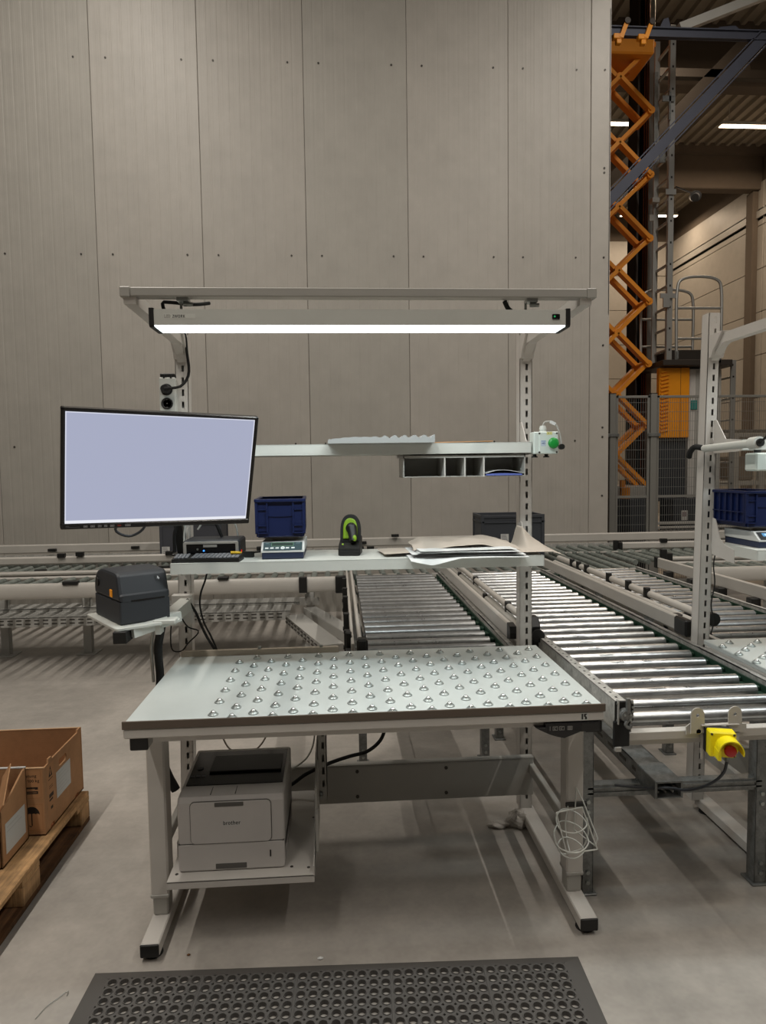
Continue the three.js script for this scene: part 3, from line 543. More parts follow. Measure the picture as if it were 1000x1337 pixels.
{ // hand scanner in its cradle
  const t = local(thing('barcode_scanner', 'black and lime green hand scanner standing in its black cradle on the shelf', 'scanner', [.045, SY, -2.80])); t.rotation.y = -.12;
  part('cradle', [exX([[-.06, 0], [.052, 0], [.05, .03], [.02, .05], [-.02, .062], [-.058, .075]], -.046, .046, .006), exX([[.03, .0], [.056, 0], [.056, .018], [.03, .03]], -.040, .040, .004)], M.black, t, 'black cradle');
  const out = (w, h, y0) => { const s = new THREE.Shape(); s.moveTo(-w, y0); s.lineTo(w, y0); s.lineTo(w * 1.0, y0 + h * .45); s.bezierCurveTo(w * .98, y0 + h * .85, w * .6, y0 + h, 0, y0 + h); s.bezierCurveTo(-w * .6, y0 + h, -w * .98, y0 + h * .85, -w, y0 + h * .45); s.closePath(); return s; };
  const tilt = g => g.rotateX(-.22);
  part('bumper', tilt(exZ(out(.043, .124, .046), -.028, .012, .007)), M.rubber, t);
  part('green_shell', tilt(exZ(out(.030, .088, .064), .008, .020, .005)), M.lime, t, 'lime green shell');
  part('head', [tilt(new THREE.SphereGeometry(.023, 16, 12).scale(1, 1.05, .8).translate(.005, .108, .024)), tilt(C([.008, .11, .028], [.018, .05, .046], .021, 14, .017))], M.black, t, 'black reading head and handle');
  part('trigger', tilt(new THREE.SphereGeometry(.011, 14, 10).scale(.9, 1.2, .6).translate(.022, .062, .055)), M.lime, t, 'lime green trigger');
  part('cradle_light', C([-.026, .046, .047], [-.026, .049, .05], .004, 8), M.lime, t);
}
// packing paper
function sheetGeo(w, d, nx, nz, f) {
  const g = new THREE.PlaneGeometry(w, d, nx, nz).rotateX(-Math.PI / 2), p = g.attributes.position;
  for (let i = 0; i < p.count; i++) { const x = p.getX(i), z = p.getZ(i), q = f(x, z); p.setXYZ(i, x + (q[0] || 0), q[1], z + (q[2] || 0)); }
  g.computeVertexNormals(); return g;
}
{
  const W = (a, b) => Math.sin(a * 17 + b * 9) * .5 + Math.sin(a * 31 - b * 23 + 1) * .3;
  single('paper_sheet', 'crumpled kraft paper sheet lying left of the white paper pile, beside the scanner', 'paper', sheetGeo(.22, .20, 24, 14, (x, z) => [0, .010 + .010 * (W(x, z) * .6 + .4) * Math.max(.1, 1 - Math.abs(x) * 6)]).rotateY(.1).translate(.28, SY + .002, -2.78), M.kraft, [.28, SY, -2.78]);
  for (let k = 0; k < 5; k++) {
    const w = .47 - .02 * k, d = .25;
    single('paper_sheet', ['lowest white paper sheet of the pile, hanging over the shelf front edge', 'second white paper sheet from the bottom of the pile on the shelf', 'middle white paper sheet of the pile on the shelf', 'fourth white paper sheet up in the pile on the shelf', 'uppermost white paper sheet of the pile, under the kraft paper'][k], 'paper',
      sheetGeo(w, d, 30, 14, (x, z) => { let y = .004 + k * .0062 + .0016 * W(x + k, z); let dz = 0; if (k < 1 && z > .05) { const e = z - .05, m = Math.max(0, 1 - Math.abs(x + .15) * 9); y -= e * .32 * m; } return [0, y, dz]; }).rotateY([.03, -.05, .02, -.03, .05][k]).translate(.505 + [.0, .012, -.008, .01, 0][k], SY + .002, -2.745 + [.07, .03, .02, .035, .02][k]), M.paper, [.5, SY + .005 * k, -2.73], 'white paper pile');
  }
  single('paper_sheet', 'rumpled kraft paper sheet lying over the white paper pile', 'paper', sheetGeo(.44, .22, 36, 16, (x, z) => [0, .040 + .010 * W(x * 1.4, z) + .016 * Math.max(0, 1 - Math.abs(x) * 3) - Math.max(0, z - .03) * .22 - Math.max(0, Math.abs(x) - .17) * .25]).translate(.52, SY + .002, -2.79), M.kraft, [.52, SY + .03, -2.79]);
  single('paper_sheet', 'kraft paper sheet at the right shelf end, corner curled up by the upright', 'paper', sheetGeo(.24, .28, 48, 24, (x, z) => {
    const u = Math.max(0, (-z + .10) / .15), d = x + .01; const lift = Math.min(1, u) ** 2 * Math.exp(d < 0 ? -((d / .018) ** 2) : -(Math.abs(d / .055) ** 1.2)) * .085;
    return [0, .012 + lift - Math.max(0, x - .06) * .32, 0];
  }).translate(.80, SY + .002, -2.775), M.kraft, [.80, SY, -2.775]);
}
// ---------------------------------------------------------------- label printer on its swivel tray
{
  const t = local(thing('label_printer', 'black label printer with an orange button on a swivel tray left of the table', 'printer', [-.838, 1.0725, -2.722])); t.rotation.y = .63;
  const w = .097, D = .148;
  part('base', exX([[-D, 0], [D - .006, 0], [D, .006], [D + .002, .088], [-D - .004, .088]], -w, w, .006), M.dark, t);
  const hood = new THREE.Shape(); hood.moveTo(-D - .003, .0885); hood.lineTo(D + .003, .0885); hood.lineTo(D + .004, .112); hood.lineTo(D - .004, .118); hood.lineTo(D - .022, .180); hood.quadraticCurveTo(D - .028, .194, D - .05, .197); hood.lineTo(-.02, .200); hood.bezierCurveTo(-D + .05, .199, -D - .006, .18, -D - .006, .11); hood.closePath();
  part('hood', exX(hood, -w - .001, w + .001, .012), M.dark, t);
  part('tear_bar', B(-.055, .075, .086, .093, D - .004, D + .004, .001), M.blackShiny, t);
  part('button', B(-w - .004, -w + .002, .098, .128, .045, .070, .002), S({ color: '#f39a17', roughness: .4, emissive: '#f39a17', emissiveIntensity: .12 }), t, 'orange square button');
  part('hinge_knob', C([-w - .006, .14, -.1], [-w + .004, .14, -.1], .018, 14), M.black, t);
  const hx = Math.atan2(.018, .067);
  print('emblem_print', .020, .020, [.058, .165, D - .0148], 0, canvasMat(96, 96, (c) => { c.fillStyle = '#2e2f33'; c.fillRect(0, 0, 96, 96); c.fillStyle = '#c3c6c9'; c.beginPath(); c.moveTo(34, 12); c.lineTo(54, 20); c.lineTo(62, 44); c.lineTo(84, 58); c.lineTo(66, 60); c.lineTo(58, 84); c.lineTo(48, 58); c.lineTo(18, 60); c.lineTo(40, 46); c.closePath(); c.fill(); }), t, -hx);
  const y = thing('swivel_tray', 'white swivel tray carrying the label printer, clamped to the left upright', 'tray', [-.78, 1.06, -2.72]);
  const q = (lx, lz) => [-.832 + lx * Math.cos(.63) + lz * Math.sin(.63), -2.713 - lx * Math.sin(.63) + lz * Math.cos(.63)];
  const plate = new THREE.ExtrudeGeometry(rr(.25, .36, .015), { depth: .008, bevelEnabled: true, bevelSize: .002, bevelThickness: .002, bevelSegments: 1 }).rotateX(-Math.PI / 2).rotateY(.63).translate(-.836, 1.062, -2.719);
  part('plate', plate, M.white, y);
  part('holder_block', [B(-.845, -.795, 1.015, 1.06, -2.585, -2.50, .002)], M.black, y, 'black holder block under the tray');
  part('clip', [B(-.725, -.64, 1.062, 1.078, -2.66, -2.60, .003), B(-.72, -.70, 1.02, 1.065, -2.66, -2.61)], M.white, y);
  part('swivel_arm', [bar([-.80, 1.045, -2.56], [-.66, 1.07, -2.72], .055, .04), bar([-.69, 1.06, -2.70], [-.672, 1.075, -2.93], .05, .05)], M.white, y);
  part('clamp', [B(-.735, -.645, .985, 1.115, -2.968, -2.93, .004), B(-.735, -.69, .985, 1.03, -2.93, -2.90, .003)], M.grey, y);
  const e = thing('cable_sleeve', 'flat black cable sleeve hanging from the swivel tray down behind the table edge', 'cable', [-.70, .5, -2.8]);
  part('sleeve', T([[-.715, 1.04, -2.69], [-.735, .95, -2.70], [-.738, .80, -2.72], [-.74, .70, -2.66], [-.71, .62, -2.56], [-.675, .52, -2.52], [-.64, .44, -2.52]], .017, 40, 8), M.rubber, e);
  part('guide_strip', T([[-.748, 1.03, -2.69], [-.762, .95, -2.70], [-.764, .80, -2.72]], .006, 12, 6), M.greyDim, e, 'pale edge strip');
  single('cable', 'thin black cable looping from the swivel tray clamp down the left upright', 'cable', T([[-.70, 1.06, -2.88], [-.66, .98, -2.90], [-.62, .955, -2.92], [-.67, .90, -2.93], [-.70, .865, -2.94], [-.735, .87, -2.93], [-.74, .95, -2.92], [-.725, 1.03, -2.91]], .003, 40), M.rubber, [-.68, .9, -2.92]);
  single('cable', 'thicker black cable running from the left upright down behind the table top edge', 'cable', T([[-.66, 1.10, -2.9], [-.635, 1.03, -2.95], [-.616, .979, -2.95], [-.592, .92, -2.955], [-.56, .857, -2.96], [-.55, .80, -2.97]], .006, 30), M.rubber, [-.58, 1.0, -2.95]);
  single('cable', 'thin black cable curving from under the shelf down behind the table top', 'cable', [T([[-.573, 1.225, -2.92], [-.585, 1.179, -2.92], [-.608, 1.119, -2.93], [-.613, 1.068, -2.93], [-.599, .993, -2.93], [-.574, .931, -2.94], [-.55, .862, -2.95], [-.545, .80, -2.97]], .0042, 40), C([-.568, 1.25, -2.92], [-.575, 1.225, -2.92], .011, 8, .007)], M.rubber, [-.54, 1.0, -2.93]);
}
// ---------------------------------------------------------------- laser printer on its hanging shelf
{
  const s = thing('printer_shelf', 'pale grey sheet steel shelf hanging under the packing table', 'shelf', [-.36, .235, -2.55]);
  part('tray', [B(-.612, -.108, .243, .247, -2.86, -2.245), B(-.612, -.108, .220, .247, -2.249, -2.245, .001), B(-.612, -.608, .243, .30, -2.86, -2.4), B(-.112, -.108, .222, .275, -2.86, -2.25)], M.grey, s);
  part('side_plate', exX([[-2.86, .247], [-2.30, .247], [-2.30, .26], [-2.62, .52], [-2.86, .52]], -.112, -.108), M.greyDim, s);
  part('hanger', slotted(-.085, .34, .79, .038, .03, -2.60), M.greyDim, s, 'slotted hanger strip');
  part('hanger_plate', [B(-.106, -.098, .26, .50, -2.60, -2.36), B(-.104, -.094, .28, .42, -2.37, -2.33)], M.greyDim, s);
  part('bolt', [[-.1, .31, -2.355], [-.1, .33, -2.355], [-.1, .38, -2.355], [-.09, .352, -2.598], [-.09, .365, -2.598]].map(([x, y, z]) => C([x, y, z], [x, y, z + .012], .006, 8)), M.zinc, s);
  part('hole', [[-.588, -2.29], [-.13, -2.29], [-.125, -2.63], [-.19, -2.30]].map(([x, z]) => C([x, .2465, z], [x, .2478, z], .006, 10)), M.screw, s);
  const t = thing('laser_printer', 'pale grey laser printer with a black top panel under the packing table', 'printer', [-.397, .247, -2.47]);
  const x0 = -.582, x1 = -.212, z0 = -2.66, z1 = -2.295, y0 = .25;
  part('paper_drawer', exZ(rr(x1 - x0, .098, .012, (x0 + x1) / 2, y0 + .049), z0 + .02, z1, .004), M.printerGrey, t);
  part('body', exX([[z0, y0 + .05], [z1 - .012, y0 + .05], [z1 - .012, y0 + .1], [z1 - .002, y0 + .1], [z1 - .002, y0 + .245], [z1 - .014, y0 + .263], [z1 - .09, y0 + .268], [z0 + .01, y0 + .285], [z0, y0 + .28]], x0, x1, .008), M.printerGrey, t);
  part('drawer_handle', [B(-.455, -.345, y0 + .004, y0 + .026, z1 - .02, z1 + .001, .002), B(-.45, -.35, y0 + .012, y0 + .02, z1, z1 + .0015)], M.printerLine, t);
  part('paper_gauge', B(-.265, -.260, y0 + .042, y0 + .066, z1 - .002, z1 + .0012, .0005), M.black, t);
  const door = part('front_door', [exZ((() => { const q = rr(.278, .148, .016, -.397, y0 + .1745); return q; })(), z1 - .004, z1 + .0035, .0015)], M.printerGrey, t);
  part('door_gap', (() => { const q = rr(.283, .153, .018, -.397, y0 + .1745), h = new THREE.Path(); h.setFromPoints(rr(.2785, .1485, .016, -.397, y0 + .1745).getPoints(8)); q.holes.push(h); return exZ(q, z1 - .003, z1 - .0012); })(), M.printerLine, t);
  part('drawer_gap', B(x0 + .002, x1 - .002, y0 + .0965, y0 + .1005, z1 - .012, z1 - .0015), M.printerLine, t);
  part('door_grip', B(-.452, -.352, y0 + .232, y0 + .247, z1 - .01, z1 + .006, .002), M.printerLine, door);
  const top = Math.atan2(.017, .275);
  print('logo_print', .062, .0205, [-.394, y0 + .172, z1 + .0042], 0, canvasMat(416, 136, (c, w, h) => { c.fillStyle = '#c4c3c0'; c.fillRect(0, 0, w, h); c.fillStyle = '#151515'; c.font = 'bold 124px sans-serif'; c.textBaseline = 'alphabetic'; c.textAlign = 'center'; c.fillText('brother', w / 2, 108, w - 10); }, { roughness: .55 }), t);
  const tp = (z) => y0 + .268 + (z1 - .09 - z) / (.265) * .0165;
  part('top_panel', exX([[z0 + .03, tp(z0 + .03) + .0], [z1 - .085, tp(z1 - .085)], [z1 - .085, tp(z1 - .085) + .003], [z0 + .03, tp(z0 + .03) + .003]], x0 + .014, x1 - .01), M.blackShiny, t, 'glossy black top panel');
  part('output_slot', B(-.50, -.235, tp(-2.57), tp(-2.57) + .0045, -2.62, -2.46, .001), M.black, t);
  part('button', [0, 1, 2].map(k => B(-.565 + k * .02, -.549 + k * .02, tp(-2.43) + .003, tp(-2.43) + .005, -2.45, -2.435)).concat([C([-.54, tp(-2.5) + .002, -2.5], [-.54, tp(-2.5) + .0055, -2.5], .012, 14)]), M.dark, t);
  part('vent', [0, 1].map(k => B(-.47 + k * .086, -.468 + k * .086, y0 + .2645, y0 + .2675, z1 - .075, z1 - .02)), M.printerLine, t);
}
// cables hanging under the table
single('cable', 'black cable sagging behind the laser printer and across to the floor leads', 'cable', T([[-.27, .33, -2.74], [-.229, .304, -2.80], [-.162, .349, -2.80], [-.061, .393, -2.80], [.023, .41, -2.82], [.107, .427, -2.83], [.164, .466, -2.85], [.185, .53, -2.85], [.19, .70, -2.87]], .008, 50), M.rubber, [0, .45, -2.8]);
single('cable', 'thin beige cable tied in a loop hanging under the table behind the printer', 'cable', T([[-.55, .77, -2.75], [-.53, .62, -2.76], [-.503, .544, -2.76], [-.473, .49, -2.76], [-.417, .465, -2.76], [-.363, .485, -2.76], [-.323, .536, -2.76], [-.30, .62, -2.75], [-.29, .77, -2.75]], .0035, 50), M.kraft, [-.42, .6, -2.76]);
single('cable_tie', 'small black tie holding the beige cable loop', 'tie', C([-.427, .460, -2.76], [-.409, .470, -2.76], .010, 8), M.rubber, [-.418, .465, -2.76]);
single('cable', 'thin white cable hanging from the table beside the slotted hanger', 'cable', T([[-.11, .78, -2.75], [-.112, .60, -2.75], [-.118, .545, -2.75], [-.129, .489, -2.75], [-.155, .441, -2.75], [-.194, .41, -2.75], [-.24, .39, -2.74]], .0035, 36), M.white, [-.16, .6, -2.74]);
// wire basket on the right table leg
{
  const t = thing('wire_basket', 'white bent-wire holder hanging on the right table leg', 'basket', [.80, .37, -2.24]);
  const r = .0026, loop = (pts) => T(pts, r, 60, 6, true);
  const fr = (pts) => pts.map((p, i) => C(p, pts[(i + 1) % pts.length], r, 7));
  part('wire_frame', [...fr([[.733, .452, -2.20], [.832, .456, -2.22], [.880, .312, -2.20], [.768, .308, -2.19]]), ...fr([[.853, .47, -2.335], [.868, .43, -2.30], [.905, .315, -2.26], [.895, .29, -2.26], [.845, .31, -2.335]])], M.white, t);
  const ring = (y, rad, cx, cz) => { const p = []; for (let k = 0; k < 7; k++) { const a = Math.PI * (.02 + k / 6 * 1.1) + 1.9; p.push([cx + rad * Math.cos(a), y + (k % 2 ? .003 : 0), cz + rad * Math.sin(a)]); } return T(p, r, 40, 6); };
  part('wire_ring', [loop([[.75, .405, -2.25], [.79, .415, -2.29], [.84, .40, -2.28], [.855, .385, -2.235], [.80, .375, -2.20], [.752, .385, -2.21]]), loop([[.742, .345, -2.25], [.785, .365, -2.30], [.845, .35, -2.285], [.86, .325, -2.23], [.80, .315, -2.18], [.745, .325, -2.20]]), loop([[.755, .305, -2.25], [.79, .315, -2.28], [.83, .305, -2.27], [.845, .29, -2.235], [.80, .28, -2.205], [.76, .29, -2.215]])], M.white, t);
  part('wire_rib', [T([[.735, .37, -2.23], [.74, .33, -2.22], [.765, .285, -2.23], [.80, .275, -2.25]], r, 20, 6), T([[.81, .42, -2.30], [.80, .36, -2.30], [.80, .30, -2.28], [.80, .275, -2.25]], r, 20, 6), T([[.862, .40, -2.25], [.865, .34, -2.25], [.845, .29, -2.25], [.80, .275, -2.25]], r, 20, 6)], M.white, t);
  part('clamp', B(.815, .895, .395, .412, -2.345, -2.335, .002), M.black, t);
}
// anti-fatigue mat with round holes
{
  const t = thing('floor_mat', 'black rubber anti-fatigue mat with round holes on the floor in front of the table', 'mat', [-.04, 0, -1.72]);
  const x0 = -.846, x1 = .761, zb = -2.131, zf = -1.25, bev = .040, hgt = .013, p = .0382;
  const cell = (cx, cz, holeR) => {                                  // square cell: round hole, small square holes at its corners
    const h = p / 2, c = .0052, pos = [], out = [];
    for (let q = 0; q < 4; q++) for (const e of [-(h - c), -.004, .004, h - c]) out.push([[e, -h], [h, e], [-e, h], [-h, -e]][q]);
    const v = (q, y) => [cx + q[0], y, cz + q[1]], quad = (k, l, m, n) => pos.push(...k, ...l, ...m, ...k, ...m, ...n);
    for (let i = 0; i < 16; i++) {
      const A = out[i], Bq = out[(i + 1) % 16], a = Math.atan2(A[1], A[0]), b = Math.atan2(Bq[1], Bq[0]), r = (q, R) => [Math.cos(q) * R, Math.sin(q) * R], R2 = holeR + .0022;
      quad(v(A, hgt), v(r(a, R2), hgt), v(r(b, R2), hgt), v(Bq, hgt));
      quad(v(r(a, R2), hgt), v(r(a, R2 - .0006), hgt + .0026), v(r(b, R2 - .0006), hgt + .0026), v(r(b, R2), hgt));
      quad(v(r(a, R2 - .0006), hgt + .0026), v(r(a, holeR), hgt + .0022), v(r(b, holeR), hgt + .0022), v(r(b, R2 - .0006), hgt + .0026));
      quad(v(r(a, holeR), hgt + .0022), v(r(a, holeR), .0005), v(r(b, holeR), .0005), v(r(b, holeR), hgt + .0022));
      if (i % 4 === 3) quad(v(A, hgt), v(Bq, hgt), v(Bq, .0005), v(A, .0005));
    }
    return pos;
  };
  const pos = []; const nx = Math.floor((x1 - x0 - 2 * bev) / p), nz = 22, ox = (x0 + x1) / 2 - nx * p / 2, oz = zb + bev;
  const flat = [];
  for (let i = 0; i < nx; i++) for (let j = 0; j < nz; j++) {
    pos.push(...cell(ox + (i + .5) * p, oz + (j + .5) * p, .0135));
  }
  const g = new THREE.BufferGeometry(); g.setAttribute('position', new THREE.Float32BufferAttribute(pos, 3)); g.computeVertexNormals();
  const ex0 = ox, ex1 = ox + nx * p, ez0 = oz, ez1 = oz + nz * p, bp = [];
  const quad = (a, b, c, d) => bp.push(...a, ...b, ...c, ...a, ...c, ...d);
  const zf2 = ez1 + bev;
  quad([x0, .002, zb], [ex0, hgt, ez0], [ex1, hgt, ez0], [x1, .002, zb]); quad([x0, .002, zf2], [x1, .002, zf2], [ex1, hgt, ez1], [ex0, hgt, ez1]);
  quad([x0, .002, zb], [x0, .002, zf2], [ex0, hgt, ez1], [ex0, hgt, ez0]); quad([x1, .002, zb], [ex1, hgt, ez0], [ex1, hgt, ez1], [x1, .002, zf2]);
  quad([x0, 0, zb], [x0, .002, zb], [x1, .002, zb], [x1, 0, zb]); quad([x0, 0, zb], [x0, 0, zf2], [x0, .002, zf2], [x0, .002, zb]); quad([x1, 0, zb], [x1, .002, zb], [x1, .002, zf2], [x1, 0, zf2]);
  const bg = new THREE.BufferGeometry(); bg.setAttribute('position', new THREE.Float32BufferAttribute(bp, 3)); bg.computeVertexNormals();
  part('mat_surface', [g], M.mat, t); part('bevelled_edge', bg, M.mat, t);
  const seam = []; for (const i of [8, 16, 24, 32].map(k => k + .0)) seam.push(B(ox + i * p - .004, ox + i * p + .004, hgt, hgt + .0024, ez0, ez1, .001)); part('seam_strip', seam, M.mat, t);
  t.rotation.y = -.038;
}
// pallet with two cardboard boxes
{
  const t = thing('pallet', 'worn wooden pallet at the left edge carrying the cardboard boxes', 'pallet', [-1.61, 0, -2.57]);
  const x0 = -2.01, x1 = -1.21, z0 = -3.17, z1 = -1.97;
  [[x0, x0 + .145], [x0 + .186, x0 + .286], [x0 + .328, x0 + .473], [x0 + .514, x0 + .614], [x1 - .145, x1]].forEach(([a, b], i) => part('deck_board', B(a, b, .122, .144, z0, z1, .003), M.wood[i % 2], t));
  for (const z of [[z0, z0 + .145], [-2.642, -2.497], [z1 - .145, z1]]) part('stringer_board', B(x0, x1, .1, .122, z[0], z[1], .002), M.wood[1], t);
  for (const x of [[x0, x0 + .1], [-1.66, -1.56], [x1 - .1, x1]]) {
    for (const z of [[z0, z0 + .1], [-2.642, -2.497], [z1 - .1, z1]]) part('block', B(x[0], x[1], .022, .1, z[0], z[1], .004), M.wood[0], t);
    part('bottom_board', B(x[0], x[1], 0, .022, z0, z1, .003), M.woodDark, t);
  }
  const TH = .007;
  const a = thing('cardboard_box', 'open cardboard box with black print and hand hole at the pallet back corner', 'box', [-1.545, .144, -2.98], 'cardboard boxes');
  const bx0 = -1.845, bx1 = -1.243, bz0 = -3.195, bz1 = -2.78, by0 = .1445, by1 = .432;
  part('front_wall', B(bx0, bx1, by0, by1, bz1 - TH, bz1, .001), M.card, a);
  part('back_wall', B(bx0, bx1, by0, by1 + .01, bz0, bz0 + TH, .001), M.card, a);
  part('side_wall', B(bx0, bx0 + TH, by0, by1, bz0, bz1, .001), M.card, a);
  { const s = new THREE.Shape(); const Zs = [bz0, bz1]; s.moveTo(Zs[0] + .012, by0); s.lineTo(Zs[0] + .06, by0); s.lineTo(Zs[0] + .065, by0 + .015); s.lineTo(Zs[0] + .1, by0 + .015); s.lineTo(Zs[0] + .105, by0); s.lineTo(Zs[1] - .09, by0); s.lineTo(Zs[1] - .085, by0 + .02); s.lineTo(Zs[1] - .05, by0 + .02); s.lineTo(Zs[1] - .045, by0); s.lineTo(Zs[1] - .008, by0);
    s.lineTo(Zs[1] - .008, by1 - .005); s.lineTo(Zs[1] - .05, by1 - .002); s.lineTo(Zs[1] - .055, by1 + .016); s.lineTo(Zs[1] - .085, by1 + .016); s.lineTo(Zs[1] - .09, by1 + .004); s.lineTo(Zs[0] + .05, by1 + .004); s.lineTo(Zs[0] + .045, by1 + .016); s.lineTo(Zs[0] + .012, by1 + .016); s.closePath();
    const h = new THREE.Path(); h.setFromPoints(rr(.082, .032, .014, -2.975, by1 - .048).getPoints(6)); s.holes.push(h);
    part('side_wall', exX(s, bx1 - TH, bx1), M.card, a); }
  part('bottom', B(bx0, bx1, by0, by0 + .006, bz0, bz1), M.cardDark, a);
  part('rim', [B(bx0, bx1, by1, by1 + .003, bz1 - TH - .001, bz1 + .001), B(bx0, bx1, by1 + .01, by1 + .013, bz0 - .001, bz0 + TH + .001)], M.cardEdge, a);
  const cardbg = '#b2835a';
  print('symbol_print', .125, .125, [bx1 - .068, by0 + .22, bz1 + .001], 0, canvasMat(512, 512, (c, w, h) => {
    c.fillStyle = cardbg; c.fillRect(0, 0, w, h); c.strokeStyle = '#8f6743'; c.lineWidth = 4; c.strokeRect(20, 12, 470, 480); c.fillStyle = '#221a13'; c.font = 'bold 66px sans-serif'; c.textAlign = 'right';
    c.fillText('belastung', 425, 130); c.fillText('max. 100 kg', 470, 215); c.fillRect(90, 300, 350, 44); c.fillRect(60, 370, 380, 50); c.fillStyle = cardbg; c.fillRect(150, 330, 240, 10); c.fillRect(190, 392, 230, 8);
  }, { roughness: .85 }), a);
  print('symbol_print', .11, .12, [bx1 - .060, by0 + .08, bz1 + .001], 0, canvasMat(512, 512, (c, w, h) => {
    c.fillStyle = cardbg; c.fillRect(0, 0, w, h); c.strokeStyle = '#8f6743'; c.lineWidth = 4; c.strokeRect(20, 20, 470, 470); c.fillStyle = '#221a13'; c.translate(60, 0); c.beginPath(); c.arc(230, 210, 150, Math.PI, 0); c.quadraticCurveTo(340, 170, 305, 200); c.quadraticCurveTo(265, 170, 230, 200); c.quadraticCurveTo(190, 170, 155, 200); c.quadraticCurveTo(115, 170, 80, 210); c.fill();
    c.fillRect(218, 60, 22, 340); c.lineWidth = 14; c.strokeStyle = '#221a13'; c.beginPath(); c.arc(205, 398, 24, 0, Math.PI); c.stroke();
  }, { roughness: .85 }), a);
  print('sticker', .15, .115, [bx1 + .001, .300, -2.975], Math.PI / 2, canvasMat(256, 220, (c, w, h) => { c.fillStyle = '#c9cbc9'; c.fillRect(0, 0, w, h); c.fillStyle = '#b9bbba'; for (let k = 0; k < 6; k++) c.fillRect(20, 26 + k * 30, 120 + (k % 3) * 40, 5); }, { roughness: .8 }), a, 0, 'white paper sticker');
  print('symbol_print', .07, .22, [bx1 + .0008, by0 + .17, -2.845], Math.PI / 2, canvasMat(160, 512, (c, w, h) => { c.fillStyle = cardbg; c.fillRect(0, 0, w, h); c.fillStyle = '#221a13'; c.beginPath(); c.moveTo(80, 20); c.lineTo(120, 130); c.lineTo(40, 130); c.closePath(); c.fill(); c.fillStyle = cardbg; c.fillRect(70, 60, 20, 56); c.fillStyle = '#3a2c20'; c.fillRect(30, 150, 100, 8); c.fillRect(40, 220, 80, 6); c.fillRect(40, 240, 90, 6); c.fillRect(36, 300, 96, 40); c.fillRect(36, 352, 80, 20); c.fillRect(60, 430, 50, 30); }, { roughness: .85 }), a);
  const b = thing('cardboard_box', 'cardboard box with folded-in flap and white sticker, nearer the camera on the pallet', 'box', [-1.62, .144, -2.66], 'cardboard boxes');
  const c0 = -1.93, c1 = -1.305, d0 = -2.765, d1 = -2.548, e1 = .398;
  part('front_wall', B(c0, c1, by0, e1 - .03, d1 - TH, d1, .001), M.card, b);
  part('back_wall', B(c0, c1, by0, .446, d0, d0 + TH, .001), M.card, b);
  part('side_wall', exX([[d0, by0], [d1, by0], [d1, e1 - .03], [d1 - .05, e1 - .02], [d0 + .03, .44], [d0, .446]], c1 - TH, c1), M.card, b);
  part('side_wall', B(c0, c0 + TH, by0, .42, d0, d1), M.card, b);
  part('bottom', B(c0, c1, by0, by0 + .006, d0, d1), M.cardDark, b);
  part('flap', [bar([c1 - .004, e1 - .03, d1 - .003], [c1 - .06, .45, d0 + .03], .004, .075, [.7, .3, 1]), bar([c1 - .22, e1 - .045, d1 - .01], [c1 - .10, e1 - .05, d1 - .06], .1, .005)], M.card, b, 'folded-in flap');
  part('rim', [B(c0, c1 + .001, .446, .450, d0 - .001, d0 + TH + .001)], M.paper, b, 'pale taped top edge');
  print('sticker', .16, .12, [c1 + .001, by0 + .10, -2.66], Math.PI / 2, canvasMat(256, 200, (c, w, h) => { c.fillStyle = '#c6c8c5'; c.fillRect(0, 0, w, h); c.fillStyle = '#b4b6b3'; c.fillRect(20, 30, 150, 6); c.fillRect(20, 60, 190, 6); }, { roughness: .8 }), b, 0, 'white paper sticker');
}
// small litter
single('wire_offcut', 'thin bent wire lying on the floor at the lower left', 'wire', T([[-.945, .003, -1.985], [-.93, .004, -2.03], [-.91, .004, -2.06], [-.888, .004, -2.09], [-.885, .003, -2.07]], .0010, 20, 5), M.zinc, [-.92, 0, -2.04]);
single('paper_scrap', 'tiny white scrap on the floor behind the mat edge', 'litter', new THREE.IcosahedronGeometry(.009, 0).scale(1.3, .4, .8).translate(-.09, .0035, -2.165), M.paper, [-.09, 0, -2.165]);
single('dirt_crumb', 'small dark crumb on the floor beside the left table foot', 'litter', new THREE.IcosahedronGeometry(.007, 0).scale(1, .45, .7).translate(-.54, .003, -2.22), M.woodDark, [-.54, 0, -2.22]);
{
  const g = new THREE.IcosahedronGeometry(.05, 3), p = g.attributes.position;
  for (let i = 0; i < p.count; i++) { const x = p.getX(i), y = p.getY(i), z = p.getZ(i), k = 1 + .25 * Math.sin(x * 90 + y * 60) * Math.cos(z * 80); p.setXYZ(i, x * k * 1.0, y * k * .8, z * k * .8); }
  g.computeVertexNormals(); single('crumpled_wrap', 'crumpled pale plastic wrap on the floor beside the right table foot', 'litter', [g.translate(.80, .035, -2.93), g.clone().scale(1, .4, .6).translate(-.09, .0, -1.17)], S({ color: '#b6b1aa', roughness: .4 }), [.78, 0, -2.93]);
}
